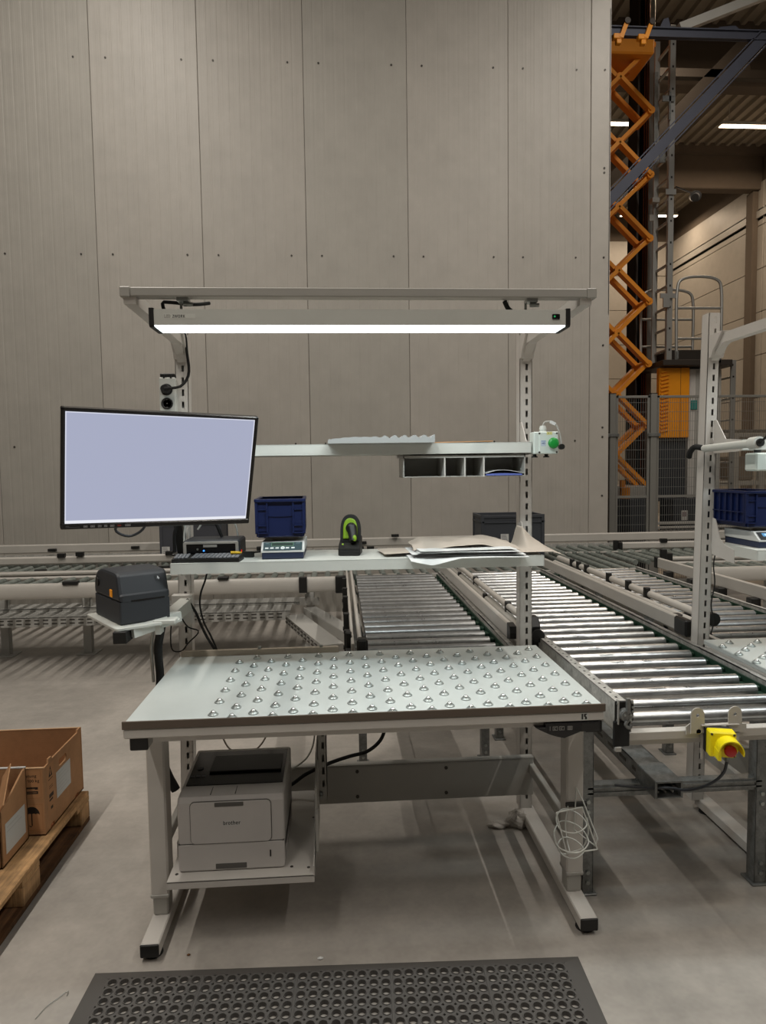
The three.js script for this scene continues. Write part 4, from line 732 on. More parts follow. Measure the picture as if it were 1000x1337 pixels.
// ---------------------------------------------------------------- roller lanes and main conveyor
const rollGeo = {};
function rollerGeo(L, r) {                                           // along x, centred
  const k = L.toFixed(3) + r; return rollGeo[k] ??= geo([new THREE.LatheGeometry([[.0001, -L / 2], [r - .002, -L / 2], [r, -L / 2 + .002], [r, L / 2 - .002], [r - .002, L / 2], [.0001, L / 2]].map(p => new THREE.Vector2(...p)), 20).rotateZ(Math.PI / 2)]);
}
const capGeo = geo(C([-.003, 0, 0], [.003, 0, 0], .0245, 16));
function addRoller(parent, L, r, p, ry, mat, caps) {
  const o = offs.get(parent); const m = new THREE.Mesh(rollerGeo(L, r), mat); m.name = 'roller'; m.castShadow = m.receiveShadow = true;
  m.position.set(p[0] - o[0], p[1] - o[1], p[2] - o[2]); m.rotation.order = 'YXZ'; m.rotation.set(ra(0, 6.28), ry, 0); if (ry) m.rotation.x = 0; parent.add(m);
  return m;
}
function lane(name, label, x0, x1, zN, zF) {
  const t = thing(name, label, 'conveyor', [(x0 + x1) / 2, 0, (zN + zF) / 2]);
  let i = 0; for (let z = zN; z > zF; z -= .1205) addRoller(t, x1 - x0, .025, [(x0 + x1) / 2, .775, z], 0, M.roller[(i++ * 7) % 3]);
  // right side: green belt channel with toothed tensioners, then a pale slotted rail
  part('drive_channel', [B(x1 + .002, x1 + .038, .70, .765, zF + .05, zN + .06), B(x1 + .034, x1 + .040, .70, .79, zF + .05, zN + .06)], M.green, t, 'dark green drive channel');
  const teeth = []; for (let z = zN; z > zF + .1; z -= .1205) teeth.push(B(x1 + .004, x1 + .03, .765, .785, z - .05, z - .01, .004)); part('belt_guide', teeth, M.green, t);
  part('side_rail', [B(x1 + .044, x1 + .049, .66, .81, zF + .05, zN + .06), B(x1 + .044, x1 + .069, .806, .81, zF + .05, zN + .06)], M.galvWhite, t);
  return t;
}
function perforatedRail(x0, x1, y, z0, z1, pitch = .05) {            // top flange with a row of holes
  const s = poly([[z0, x0], [z1, x0], [z1, x1], [z0, x1]]);
  for (let z = z0 + .04; z < z1 - .02; z += pitch) s.holes.push(rectHole(z, (x0 + x1) / 2, .013, .009));
  return new THREE.ExtrudeGeometry(s, { depth: .003, bevelEnabled: false }).applyMatrix4(new THREE.Matrix4().set(0, 1, 0, 0, 0, 0, 1, y - .003, 1, 0, 0, 0, 0, 0, 0, 1));
}
function legPair(t, xs, z, h, withBeam = true, ws = [.022, .022]) {
  for (const [i, x] of xs.entries()) {
    const w = ws[i];
    const l = part('leg', [B(x - w, x + w, .008, h, z - .003, z, .001), B(x - w, x - w + .003, .008, h, z - .05, z), B(x + w - .003, x + w, .008, h, z - .05, z)], M.galv, t);
    part('foot_plate', [B(x - w - .012, x + w + .012, 0, .008, z - .07, z + .012, .002)], M.galv, l);
    each('bolt', [.05, .09, .33, .37].map(y => C([x, y, z], [x, y, z + .008], .008, 8)), M.zinc, l);
  }
  if (withBeam) part('cross_profile', [B(xs[0], xs[1], .383, .43, z - .045, z - .005), B(xs[0], xs[1], .395, .402, z - .005, z), B(xs[0], xs[1], .415, .422, z - .005, z)], M.galv, t);
}
// clip that holds guard tubes
const clip = (x, y, z) => [B(x - .016, x + .016, y - .09, y + .03, z - .016, z + .016, .004), C([x - .02, y - .06, z], [x + .02, y - .06, z], .012, 10)];
const ZB = -5.42;                                                    // where the lanes meet the main conveyor
{
  const t = lane('roller_lane', 'roller lane behind the packing table, left of the right upright, its rollers evenly grey', .127, .745, -3.035, ZB + .03);
  part('side_rail', [B(.105, .111, .66, .80, ZB, -2.96), B(.085, .111, .796, .80, ZB, -2.96)], M.galvWhite, t);
  part('guard_tube', [B(.045, .060, .80, .845, ZB, -3.05, .004), B(.078, .095, .815, .86, ZB, -3.0, .004)], M.guard, t, 'pale guard tubes along the left side');
  each('guard_clip', [-4.9, -4.5, -4.2, -3.7, -3.3].map(z => clip(.03, .82, z)), M.black, t, 'black guard clip'); each('end_block', [B(.02, .05, .70, .87, -3.2, -3.16, .006), C([.02, .76, -3.1], [.05, .76, -3.1], .05, 14), B(.07, .12, .79, .88, -3.04, -2.98, .01)], M.black, t, 'black end block');
  const g = part('guard_bar', B(.795, .822, .83, .905, -5.30, -3.10, .006), M.guard, t, 'pale flat guard bar along the right side');
  part('end_cap', exX([[-3.115, .828], [-3.06, .84], [-3.05, .87], [-3.06, .90], [-3.115, .908]], .793, .826, .003), M.black, g, 'black rounded end cap');
  legPair(t, [.11, .80], -3.62, .74); legPair(t, [.11, .80], -4.9, .74);
}
{
  const t = lane('roller_lane', 'bright shining roller lane between the two packing tables, reaching nearest to the camera', .985, 1.597, -2.20, ZB + .03);
  part('side_rail', [B(.928, .931, .74, .85, -3.1, -2.13), perforatedRail(.928, .966, .85, -3.1, -2.13), B(.963, .966, .74, .85, -3.1, -2.13)], M.galvWhite, t, 'perforated pale rail beside the table');
  part('side_rail', [B(.935, .941, .66, .81, ZB, -3.1), B(.925, .941, .806, .81, ZB, -3.1), B(.885, .89, .66, .885, ZB, -3.1)], M.galvWhite, t);
  part('end_beam', [B(.955, 1.66, .728, .757, -2.16, -2.125, .002), B(.955, 1.66, .70, .728, -2.16, -2.157)], M.guard, t, 'pale beam across the front end');
  part('guard_tube', [C([.90, .905, -5.35], [.90, .905, -3.12], .017, 12), C([.878, .862, -5.35], [.878, .862, -3.12], .014, 12)], M.guard, t, 'pair of pale guard tubes along the left side');
  each('guard_clip', [-5.1, -4.8, -4.35, -3.95, -3.5].map((z, i) => i % 2 ? [B(.86, .885, .80, .89, z - .016, z + .016, .004), C([.852, .84, z], [.88, .84, z], .014, 10)] : clip(.898, .90, z)), M.black, t, 'black guard clip'); part('end_holder', [exX([[-3.12, .79], [-3.05, .80], [-3.04, .90], [-3.07, .94], [-3.12, .94]], .885, .935, .004), C([.92, .86, -3.05], [.92, .86, -3.02], .03, 16)], M.black, t, 'black end holder');
  const g = part('guard_bar', B(1.648, 1.672, .835, .908, -5.30, -3.16, .006), M.guard, t, 'pale flat guard bar along the right side');
  part('end_cap', B(1.642, 1.678, .825, .908, -3.16, -3.045, .008), M.black, g, 'black end cap');
  each('guard_foot', [-4.9, -4.2, -3.5].map(z => B(1.66, 1.70, .78, .85, z - .02, z + .02, .004)), M.galv, t);
  legPair(t, [.93, 1.622], -2.42, .74, true, [.022, .024]); legPair(t, [.95, 1.60], -3.9, .74); legPair(t, [.95, 1.60], -5.0, .74);
}
{
  const t = lane('roller_lane', 'roller lane at the far right, behind the upright of the second table', 1.865, 2.40, -3.09, ZB + .03);
  part('side_rail', [B(1.838, 1.844, .66, .80, ZB, -3.05), B(1.82, 1.844, .796, .80, ZB, -3.05)], M.galvWhite, t);
  part('guard_tube', [C([1.80, .90, -5.35], [1.80, .90, -3.10], .021, 14), C([1.765, .865, -5.35], [1.765, .865, -3.2], .017, 14)], M.guard, t, 'pair of pale guard tubes along the left side');
  part('tube_cap', C([1.80, .90, -3.11], [1.80, .90, -3.075], .033, 16), M.black, t, 'black oval end cap');
  each('guard_clip', [-5.0, -4.86, -4.7, -4.3, -4.0, -3.75].map(z => clip(1.785, .91, z)).concat([[B(1.70, 1.80, .85, .88, -3.34, -3.28, .004)]]), M.black, t, 'black guard clip');
  const g = part('guard_bar', B(2.52, 2.545, .835, .915, -5.12, -3.06, .006), M.guard, t, 'pale flat guard bar along the right side');
  part('end_cap', B(2.514, 2.55, .83, .92, -5.17, -5.12, .006), M.black, g);
  each('guard_foot', [-4.9, -4.55, -4.2, -3.85, -3.5].map(z => B(2.47, 2.53, .79, .84, z - .03, z + .03, .004)), M.black, t);
  legPair(t, [1.86, 2.46], -3.6, .74); legPair(t, [1.86, 2.46], -4.9, .74);
}
// main conveyor across the back
{
  const t = thing('main_conveyor', 'wide double roller conveyor running along the wall behind all roller lanes', 'conveyor', [0, 0, -6.3]);
  const put = (x, z0, z1, y, mat, ry = 0) => addRoller(t, z1 - z0, .025, [x, y, (z0 + z1) / 2], Math.PI / 2 + ry, mat);
  let i = 0;
  for (let x = -4.4; x < .06; x += .113) put(x, -5.77, -5.45, .75, M.rollerGrey[i++ % 2]);
  for (let x = -4.8; x < .06; x += .113) put(x, -6.40, -5.84, .765, M.rollerGrey[i++ % 2]);
  for (let x = .12; x < 2.55; x += .1205) put(x, -6.52, -5.47, .765, M.rollerGrey[i++ % 2]);
  for (let x = 2.7; x < 4.6; x += .1205) put(x, -6.60, -5.90, .765, M.rollerGrey[i++ % 2]);
  for (let x = 3.0; x < 4.6; x += .1205) put(x, -5.77, -5.45, .75, M.rollerGrey[i++ % 2]);
  for (let x = -5.2; x < 5.2; x += .1205) put(x, -7.15, -6.56, .765, M.rollerGrey[i++ % 2]);
  part('drive_channel', [B(.1, 2.6, .70, .745, -5.475, -5.44), B(.1, 2.6, .70, .745, -6.56, -6.53)], M.green, t);
  const dash = []; for (let x = .14; x < 2.55; x += .1205) dash.push(B(x + .01, x + .085, .757, .785, -5.452, -5.44, .002)); for (let x = 1.9; x < 3.0; x += .1205) dash.push(B(x, x + .07, .775, .79, -6.545, -6.53, .002)); part('roller_strip', dash, M.guard, t, 'pale strip pieces between the rollers');
  const rail = (name, x0, x1, y0, y1, z0, z1, r, l) => part(name, B(x0, x1, y0, y1, z0, z1, r), M.guard, t, l);
  rail('guard_bar', -7.5, 7.5, .815, .908, -7.225, -7.19, .012, 'rearmost pale guard bar');
  part('frame_rail', B(-7.5, 7.5, .66, .80, -7.19, -7.165), M.galvWhite, t);
  rail('guard_bar', -7.5, .55, .79, .868, -6.50, -6.455, .014, 'middle pale guard bar'); rail('guard_bar', 2.9, 7.5, .785, .86, -6.72, -6.675, .014, 'middle pale guard bar');
  part('bar_post', [B(2.83, 2.87, .78, .88, -6.72, -6.68, .003), B(2.88, 2.915, .77, .86, -6.73, -6.67, .004)], M.black, t);
  for (const [a, b] of [[-7.5, .02], [2.95, 7.5]]) {
    part('guard_tube', [B(a, b, .787, .818, -5.83, -5.80, .01), B(a, b, .750, .778, -5.82, -5.785, .01), B(a, b, .74, .82, -5.84, -5.825)], M.guard, t, 'twin pale guard rails');
    const g = part('guard_bar', exX((() => { const s = new THREE.Shape(); s.moveTo(-5.46, .655); s.lineTo(-5.425, .655); s.bezierCurveTo(-5.40, .665, -5.40, .76, -5.425, .775); s.lineTo(-5.46, .775); s.closePath(); return s; })(), a, b), M.guard, t, 'broad pale front guard');
  }
  each('guard_clip', [B(-.335, -.27, .655, .785, -5.43, -5.39, .004), B(-.04, .065, .645, .785, -5.44, -5.39, .006), B(-.985, -.90, .775, .80, -5.45, -5.40, .004), B(-2.2, -2.08, .765, .795, -5.45, -5.40, .004)], M.black, t, 'black clip on the front guard');
  each('guard_clip', [[-3.0, -7.17, .85], [-2.15, -7.17, .86], [-.4, -7.17, .86], [.1, -7.17, .86], [.25, -7.17, .86], [.6, -7.17, .93]].map(([x, z, y]) => B(x - .04, x + .04, y - .015, y + .015, z - .01, z + .03, .003)).concat([[-2.62, -6.45, .875], [-2.45, -6.45, .885], [-1.62, -6.45, .875], [-1.28, -6.45, .87], [-.76, -6.45, .90], [.2, -6.45, .88], [.3, -6.45, .88], [3.35, -6.68, .868]].map(([x, z, y]) => B(x - .035, x + .035, y - .018, y + .022, z - .02, z + .02, .003)), [[-2.62, -6.0, .80], [-1.85, -5.98, .81], [-1.55, -5.98, .81], [-1.05, -5.98, .81]].map(([x, z, y]) => B(x - .05, x + .05, y - .012, y + .012, z - .015, z + .015, .003)), [B(2.71, 2.76, .78, .94, -5.47, -5.43, .004), B(2.76, 2.83, .8, .90, -5.55, -5.47, .004)]), M.black, t, 'small black clip');
  // central support frame and slotted trays
  for (const x of [-6.3, -4.4, -3.05, -2.32, -.28, 2.7, 4.2, 5.6]) {
    const l = part('leg', [B(x - .036, x + .036, .008, .74, -6.205, -6.20), B(x - .036, x - .032, .008, .74, -6.26, -6.20), B(x + .032, x + .036, .008, .74, -6.26, -6.20)], M.galvLight, t);
    part('foot_plate', B(x - .09, x + .09, 0, .008, -6.32, -6.14, .002), M.galvLight, l);
  }
  part('tray', [B(-7.5, -.30, .425, .43, -6.40, -6.17), B(-7.5, -.45, .40, .405, -6.17, -5.90), B(-7.5, -.45, .325, .405, -5.905, -5.90), B(-7.5, -.30, .405, .43, -6.175, -6.17)], M.galvLight, t, 'galvanised cable tray');
  const sl = []; for (let x = -2.95; x < -.5; x += .0745) { sl.push(B(x, x + .045, .376, .386, -5.9005, -5.8985)); sl.push(B(x, x + .045, .345, .355, -5.9005, -5.8985)); } part('slot', sl, M.screw, t);
  part('branch_tray', [bar([-.40, .405, -5.72], [-.06, .405, -4.70], .16, .006), bar([-.47, .37, -5.72], [-.13, .37, -4.66], .005, .075), bar([-.28, .41, -6.0], [.10, .41, -5.0], .12, .006), bar([-.33, .375, -5.93], [.04, .375, -4.98], .005, .075)], M.galvLight, t, 'galvanised tray branching off towards the lane');
  const bs = []; for (let k = 0; k < 11; k++) { const u = k / 11; for (const dy of [.385, .355]) { bs.push(bar([-.4735 + .34 * u, dy, -5.70 + 1.06 * u], [-.4735 + .34 * (u + .05), dy, -5.70 + 1.06 * (u + .05)], .004, .01)); } } part('slot', bs, M.screw, t);
  each('bracket', [B(-.38, -.20, .40, .47, -6.16, -6.15), B(-.33, -.25, .43, .5, -6.195, -6.19)], M.galvLight, t);
  part('bolt', [[-.42, .433, -6.12], [-.39, .433, -6.05], [-2.98, .36, -5.9], [-2.86, .355, -5.9]].map(([x, y, z]) => C([x, y, z], [x, y + .012, z + .004], .01, 8)), M.zinc, t);
}
// crates travelling on the main conveyor
function makeCrate(label, x, y, z, m) {
  const w = .6, h = .42, d = .4, t = local(thing('grey_crate', label, 'crate', [x, y, z], 'grey crates on the main conveyor'));
  part('floor_panel', B(-w / 2 + .01, w / 2 - .01, 0, .01, -d / 2 + .01, d / 2 - .01), m, t);
  for (const s of [-1, 1]) {
    const zz = (a, b) => s > 0 ? [d / 2 - .012 + a, d / 2 - .012 + b] : [-d / 2 + .012 - b, -d / 2 + .012 - a], xx = (a, b) => s > 0 ? [w / 2 - .012 + a, w / 2 - .012 + b] : [-w / 2 + .012 - b, -w / 2 + .012 - a];
    part('side_wall', [B(-w / 2 + .01, w / 2 - .01, 0, h - .03, ...zz(-.002, .002)), B(-w / 2 + .005, -w / 2 + .03, .01, h, ...zz(0, .011)), B(w / 2 - .03, w / 2 - .005, .01, h, ...zz(0, .011)), B(-w / 2, w / 2, h - .075, h - .06, ...zz(0, .011)), B(-w / 2, w / 2, .01, .03, ...zz(0, .008)), B(-.14, .14, h - .055, h - .02, ...zz(0, .004))], m, t);
    part('end_wall', [B(...xx(-.002, .002), 0, h - .03, -d / 2 + .01, d / 2 - .01), B(...xx(0, .011), .01, h, -d / 2 + .005, -d / 2 + .03), B(...xx(0, .011), .01, h, d / 2 - .03, d / 2 - .005), B(...xx(0, .011), h - .075, h - .06, -d / 2, d / 2)], m, t);
  }
  const rim = rr(w, d, .02), hp = new THREE.Path(); hp.setFromPoints(rr(w - .04, d - .04, .012).getPoints(5)); rim.holes.push(hp);
  part('rim', new THREE.ExtrudeGeometry(rim, { depth: .022, bevelEnabled: true, bevelSize: .002, bevelThickness: .002, bevelSegments: 1, bevelOffset: -.002 }).rotateX(-Math.PI / 2).translate(0, h - .026, 0), m, t);
  print('label_print', .075, .085, [label.includes('left') ? -.24 : -.08, label.includes('left') ? .09 : .20, d / 2 + .0025], 0, canvasMat(128, 144, (c, w2, h2) => { c.fillStyle = '#c9c9c6'; c.fillRect(0, 0, w2, h2); c.fillStyle = '#77777a'; for (let k = 0; k < 5; k++) c.fillRect(16, 16 + k * 22, 70 + (k * 37) % 30, 9); }), t, 0, 'white paper label');
  return t;
}
makeCrate('dark grey crate on the main conveyor behind the right upright', 1.61, .79, -6.28, M.crate);
makeCrate('dark grey crate on the main conveyor, left part hidden behind the monitor', -1.45, .79, -6.80, M.crate2);
// cable duct under the bright lane
{
  const t = thing('cable_duct', 'open galvanised cable duct under the bright roller lane with cable ends inside', 'duct', [1.19, .43, -2.9]);
  part('duct', [B(1.14, 1.236, .488, .491, -3.9, -2.30), B(1.14, 1.236, .431, .434, -3.9, -2.30), B(1.14, 1.143, .431, .491, -3.9, -2.30), B(1.233, 1.236, .431, .491, -3.9, -2.30)], M.galv, t);
  part('duct_collar', [B(1.137, 1.239, .4915, .494, -2.46, -2.30), B(1.135, 1.139, .43, .492, -2.46, -2.30), B(1.237, 1.241, .43, .492, -2.46, -2.30)], M.galv, t);
  part('cable_end', [0, 1, 2, 3, 4, 5].map(k => bar([1.15 + k * .014, .44 + (k % 3) * .012, -2.50], [1.157 + k * .014, .445 + (k % 2) * .012, -2.32], .004, .007)), M.galvWhite, t);
  part('slot', [0, 1, 2, 3, 4, 5, 6, 7].map(k => B(1.1385, 1.1395, .455, .467, -2.5 - k * .12, -2.44 - k * .12)), M.screw, t);
}
// stop device at the corner of the table
{
  const t = thing('lane_stop', 'black stop device with a metal lever at the front end of the perforated rail', 'lever', [.945, .70, -2.14]); const dx = .004;
  part('plate', B(.905, .970, .796, .868, -2.127, -2.120, .003), M.black, t, 'black perforated plate');
  part('bolt', [[.912, .86], [.963, .862], [.964, .846], [.964, .832], [.963, .815], [.958, .803], [.912, .803]].map(([x, y]) => C([x, y, -2.121], [x, y, -2.114], .0035, 8)), M.zinc, t);
  part('cylinder_bolt', [[.927, .829], [.947, .829], [.945, .813]].map(([x, y]) => C([x, y, -2.096], [x, y, -2.091], .0035, 8)), M.zinc, t);
  part('cylinder', [C([.936, .824, -2.122], [.936, .824, -2.10], .022, 20, .020), C([.936, .824, -2.10], [.936, .824, -2.095], .019, 18)], M.galv, t);
  part('lever', [bar([.940, .835, -2.098], [.940, .884, -2.098], .011, .014, [0, 0, 1]), T([[.934, .812, -2.09], [.929, .797, -2.09], [.941, .788, -2.088], [.947, .80, -2.088]], .006, 12)], M.galv, t, 'metal lever');
  part('apron', B(.90, .956, .712, .80, -2.128, -2.118, .003), M.rubber, t, 'black rubber apron');
  each('edge_plate', [B(.912, .917, .79, .874, -2.128, -2.112, .001), B(.905, .925, .698, .713, -2.128, -2.112, .001)], M.galvWhite, t);
}
// emergency stop on its bracket
{
  const t = thing('emergency_stop', 'yellow emergency stop box with a red button and hood on a pale bracket', 'switch', [1.276, .72, -2.1]);
  part('bracket', (() => {
    const tab = (cx) => { const s = new THREE.Shape(); s.moveTo(cx - .024, .752); s.lineTo(cx + .024, .752); s.lineTo(cx + .024, .79); s.lineTo(cx + .023, .816); s.absarc(cx, .816, .023, 0, Math.PI); s.lineTo(cx - .023, .78); s.closePath(); const h = new THREE.Path(); h.absarc(cx, .813, .006, 0, 6.283); s.holes.push(h); return exZ(s, -2.112, -2.108, 0, 14); };
    return [tab(1.184), tab(1.314), exZ([[1.15, .745], [1.21, .745], [1.21, .782], [1.163, .782], [1.15, .772]], -2.122, -2.118), B(1.196, 1.325, .778, .781, -2.118, -2.10), B(1.20, 1.208, .66, .776, -2.118, -2.114), B(1.29, 1.36, .745, .775, -2.122, -2.118), B(1.31, 1.335, .70, .76, -2.122, -2.118)];
  })(), M.guard, t, 'pale sheet bracket');
  part('bolt', [C([1.188, .758, -2.118], [1.188, .758, -2.108], .009, 6)], S({ color: '#b5a055', roughness: .4, metalness: .3 }), t, 'brass coloured bolt');
  const turn = (g) => (Array.isArray(g) ? g : [g]).map(q => q.translate(-1.25, 0, 2.095).rotateY(-.26).translate(1.25, 0, -2.095));   // the box is turned a little to the left
  part('back_box', turn(B(1.204, 1.285, .692, .778, -2.105, -2.085, .003)), M.black, t);
  part('box', turn(B(1.208, 1.290, .693, .777, -2.086, -2.045, .004)), M.yellow, t);
  part('hood', (() => { const s = new THREE.Shape(); s.absarc(1.262, .730, .038, -.25, Math.PI + .25, false); s.absarc(1.262, .730, .0345, Math.PI + .25, -.25, true); s.closePath(); return turn([exZ(s, -2.045, -1.995, 0, 20), B(1.2225, 1.2325, .700, .730, -2.045, -2.0), C([1.262, .730, -2.046], [1.262, .730, -2.040], .034, 24)]); })(), M.yellow, t, 'yellow hood around the button');
  part('button', turn(new THREE.LatheGeometry([[.0001, .034], [.010, .0335], [.0175, .030], [.0195, .024], [.018, .018], [.011, .016], [.011, 0]].map(p => new THREE.Vector2(...p)), 22).rotateX(Math.PI / 2).translate(1.264, .727, -2.042)), M.red, t, 'red button');
  part('screw', turn([[1.215, .770], [1.283, .770], [1.283, .70]].map(([x, y]) => C([x, y, -2.046], [x, y, -2.043], .004, 8))), M.screw, t);
  part('cable_gland', [C([1.262, .693, -2.065], [1.262, .672, -2.065], .010, 10, .007)], M.galv, t);
  part('cable', T([[1.262, .672, -2.065], [1.262, .63, -2.08], [1.25, .56, -2.14], [1.215, .50, -2.22], [1.18, .475, -2.29], [1.10, .465, -2.32], [1.0, .47, -2.34]], .005, 40), M.dark, t);
}
// ---------------------------------------------------------------- the second workstation at the right
{
  const t2 = copy(tbl, 2.38, 0, 0, 'identical grey packing table at the right edge of the picture, beyond the bright roller lane', 'packing tables');
  t2.children.filter(c => c.userData.label?.includes('control panel') || c.userData.label?.includes('back edge')).forEach(c => t2.remove(c));
  t2.children.filter(c => c.name.startsWith('ball_caster')).forEach(c => { c.position.x -= .265; });
  copy(workLamp, 2.38, 0, 0, 'identical white work lamp over the right-hand packing table');
  copy(scale1, 2.08, 0, 0, 'bench scale with a lit blue display on the shelf of the right-hand table', 'bench scales').traverse(o => {
    if (o.name === 'display_print') o.material = canvasMat(312, 92, (c, w, h) => { c.fillStyle = '#26282c'; c.fillRect(0, 0, w, h); c.fillStyle = '#5a9ad0'; c.fillRect(40, 14, 200, 40); c.fillStyle = '#b7dcf5'; for (let k = 0; k < 5; k++) c.fillRect(60 + k * 34, 22, 20, 24); }, { roughness: .3 });
  });
  makeBin('blue_bin', 'dark blue stacking bin on the scale of the right-hand table', .205, .155, .30, 1.825, SY + .0855, -2.875, .03, M.blue, M.blueDark);
  const a = thing('scanner_arm', 'white round tube arm reaching forward from the upright of the right-hand table', 'arm', [1.66, 1.73, -2.9]);
  part('tube', C([1.658, 1.722, -2.935], [1.665, 1.732, -2.60], .0165, 18), M.white, a);
  part('collar', [C([1.665, 1.732, -2.60], [1.667, 1.734, -2.55], .025, 18)], M.white, a);
  part('end_plug', [C([1.667, 1.734, -2.555], [1.667, 1.734, -2.542], .016, 16), T([[1.667, 1.734, -2.545], [1.68, 1.76, -2.52], [1.71, 1.80, -2.46]], .005, 12)], M.black, a, 'black plug with a cable');
  part('strap', T([[1.652, 1.726, -2.945], [1.632, 1.73, -2.97], [1.628, 1.71, -3.0], [1.632, 1.685, -3.02]], .013, 20, 8), M.rubber, a, 'black hose behind the upright');
  const b = thing('hanging_box', 'pale box hanging below the tube arm at the right picture edge', 'box', [1.73, 1.66, -2.66]);
  part('box', B(1.70, 1.80, 1.62, 1.695, -2.70, -2.62, .006), M.greenBox, b);
  part('bolt', [C([1.73, 1.695, -2.66], [1.73, 1.708, -2.66], .014, 12)], M.black, b);
  single('cable', 'thin black cable running wavy down the right-hand upright', 'cable', T([[1.735, 1.26, -2.955], [1.72, 1.19, -2.95], [1.73, 1.10, -2.955], [1.712, 1.0, -2.95], [1.728, .92, -2.955], [1.715, .86, -2.955]], .003, 40), M.rubber, [1.72, 1.0, -2.95]);
}
// ---------------------------------------------------------------- beyond the wall end: fence, lift, ladder, crane, steel bracing
function fencePanel(label, x0, x1, rails, z = -8.0) {
  const t = thing('mesh_fence', label, 'fence', [(x0 + x1) / 2, .2, z], 'mesh fence panels'), y0 = .20, y1 = 2.50, f = .03;
  part('frame', [B(x0, x1, y1 - f, y1, z - .015, z + .015, .003), B(x0, x1, y0, y0 + f, z - .015, z + .015, .003), B(x0, x0 + f, y0, y1, z - .015, z + .015, .003), B(x1 - f, x1, y0, y1, z - .015, z + .015, .003), ...rails.map(y => B(x0, x1, y - .015, y + .015, z - .012, z + .012))], M.fence, t);
  const w = []; for (let x = x0 + f; x < x1 - f; x += .0285) w.push(B(x - .0017, x + .0017, y0 + f, y1 - f, z - .002, z + .002)); for (let y = y0 + f; y < y1 - f; y += .115) w.push(B(x0 + f, x1 - f, y - .002, y + .002, z + .002, z + .006));
  part('wire_mesh', w, M.wire, t);
}
function fencePost(label, x, z = -8.0) {
  const t = thing('fence_support', label, 'post', [x, 0, z], 'fence posts');
  part('post', B(x - .04, x + .04, .01, 2.52, z - .035, z + .035, .006), M.fence, t); part('post_cap', B(x - .041, x + .041, 2.52, 2.528, z - .036, z + .036, .003), M.black, t); part('base_plate', B(x - .08, x + .08, 0, .01, z - .07, z + .07), M.fence, t);
  part('clamp', [B(x - .075, x + .075, 2.0, 2.04, z + .02, z + .05, .004)], M.galv, t);
}
fencePost('grey fence post directly beside the panel wall end', 3.345); fencePost('grey fence post left of the yellow cabinet', 3.86); fencePost('grey fence post behind the right-hand table upright', 6.0);
fencePanel('narrow mesh fence door between the two left posts', 3.39, 3.815, [1.265]); fencePanel('wide mesh fence panel in front of the yellow cabinet', 3.905, 5.95, [1.265]); fencePanel('mesh fence panel at the far right edge', 6.05, 8.0, [1.265]);
{ // orange scissor lift seen edge-on behind the fence
  const t = thing('scissor_lift', 'tall orange scissor lift raised to the ceiling behind the mesh fence', 'lift', [3.87, 0, -9.2]);
  const xc = 3.83, xr = 4.265, xl = 3.395, z = -9.2, P = .838, yTop = 7.23, N = 7;
  const at = k => yTop - k * P / 2;
  for (let k = 0; k < 2 * N; k++) {
    const ya = at(k), yb = at(k + 1);                                // arms cross between outer nodes
    for (const s of [-1, 1]) for (const dz of [-.16, .16]) {
      const out = k % 2 ? [xc, xc + s * (xr - xc)] : [xc + s * (xr - xc), xc];
      part('arm', bar([out[0], ya, z + dz + (k % 2 ? .03 : -.03)], [out[1], yb, z + dz + (k % 2 ? .03 : -.03)], .05, .105, [0, 0, 1]), M.orange, t);
    }
    const xs = k % 2 ? [xc] : [xl, xr];
    each('pin', xs.map(x => C([x, ya, z - .22], [x, ya, z + .22], .05, 12)), M.orange, t);
  }
  for (let k = 1; k < 2 * N; k += 2) part('pad', B(xr - .07, xr + .01, at(k - 1) + .03, at(k - 1) + .07, z + .1, z + .2), M.galv, t);
  part('base', B(2.9, 4.31, .35, 1.20, z - .34, z + .38, .02), M.dark, t);
  part('base_top', B(2.9, 4.31, 1.20, 1.37, z - .36, z + .3, .015), M.alu, t, 'pale metal base cover');
  part('base_bracket', [B(3.84, 3.96, 1.18, 1.36, z + .3, z + .36, .01), B(3.84, 3.9, 1.3, 1.45, z + .28, z + .34)], M.orange, t);
  each('wheel', [3.1, 4.1].map(x => C([x, .19, z - .42], [x, .19, z + .42], .19, 20)), M.rubber, t);
  part('platform', [B(2.9, 4.26, 7.06, 7.30, z - .35, z + .3, .02)], M.orange, t);
  for (const [x, l] of [[3.40, 'orange clamp hooked on the steel beam directly beside the panel wall end'], [3.70, 'orange clamp hooked on the steel beam above the right lift arms']]) { const c = thing('beam_clamp', l, 'clamp', [x, 6.755, -8.05], 'orange beam clamps');
    part('jaw', [B(x - .06, x + .05, 6.69, 6.75, -8.09, -8.02, .006), B(x - .02, x + .04, 6.64, 6.70, -8.09, -8.03, .006), bar([x + .03, 6.70, -8.04], [x + .09, 6.86, -8.04], .05, .05)], M.orangePaint, c); part('roller', C([x + .10, 6.885, -8.09], [x + .10, 6.885, -8.0], .035, 14), M.brownSteel, c); }
}
{
  const t = thing('steel_mast', 'tall dark steel mast with copper bus bars between the lift and the ladder', 'mast', [4.42, 0, -9.7]);
  part('mast', [B(4.33, 4.52, 0, 9.0, -9.82, -9.80), B(4.33, 4.36, 0, 9.0, -9.85, -9.55), B(4.47, 4.50, 0, 9.0, -9.85, -9.55)], M.brownSteel, t);
  part('bus_bar', [0, 1, 2].map(k => B(4.425 + k * .03, 4.438 + k * .03, 1, 8.9, -9.56, -9.545, .002)), M.copper, t, 'copper bus bars');
  part('side_channel', [B(4.51, 4.60, 0, 9.2, -9.75, -9.60, .005)], M.ladder, t);
  part('side_column', B(4.08, 4.20, 3.0, 8.2, -10.3, -10.2), M.brownSteel, t);
}
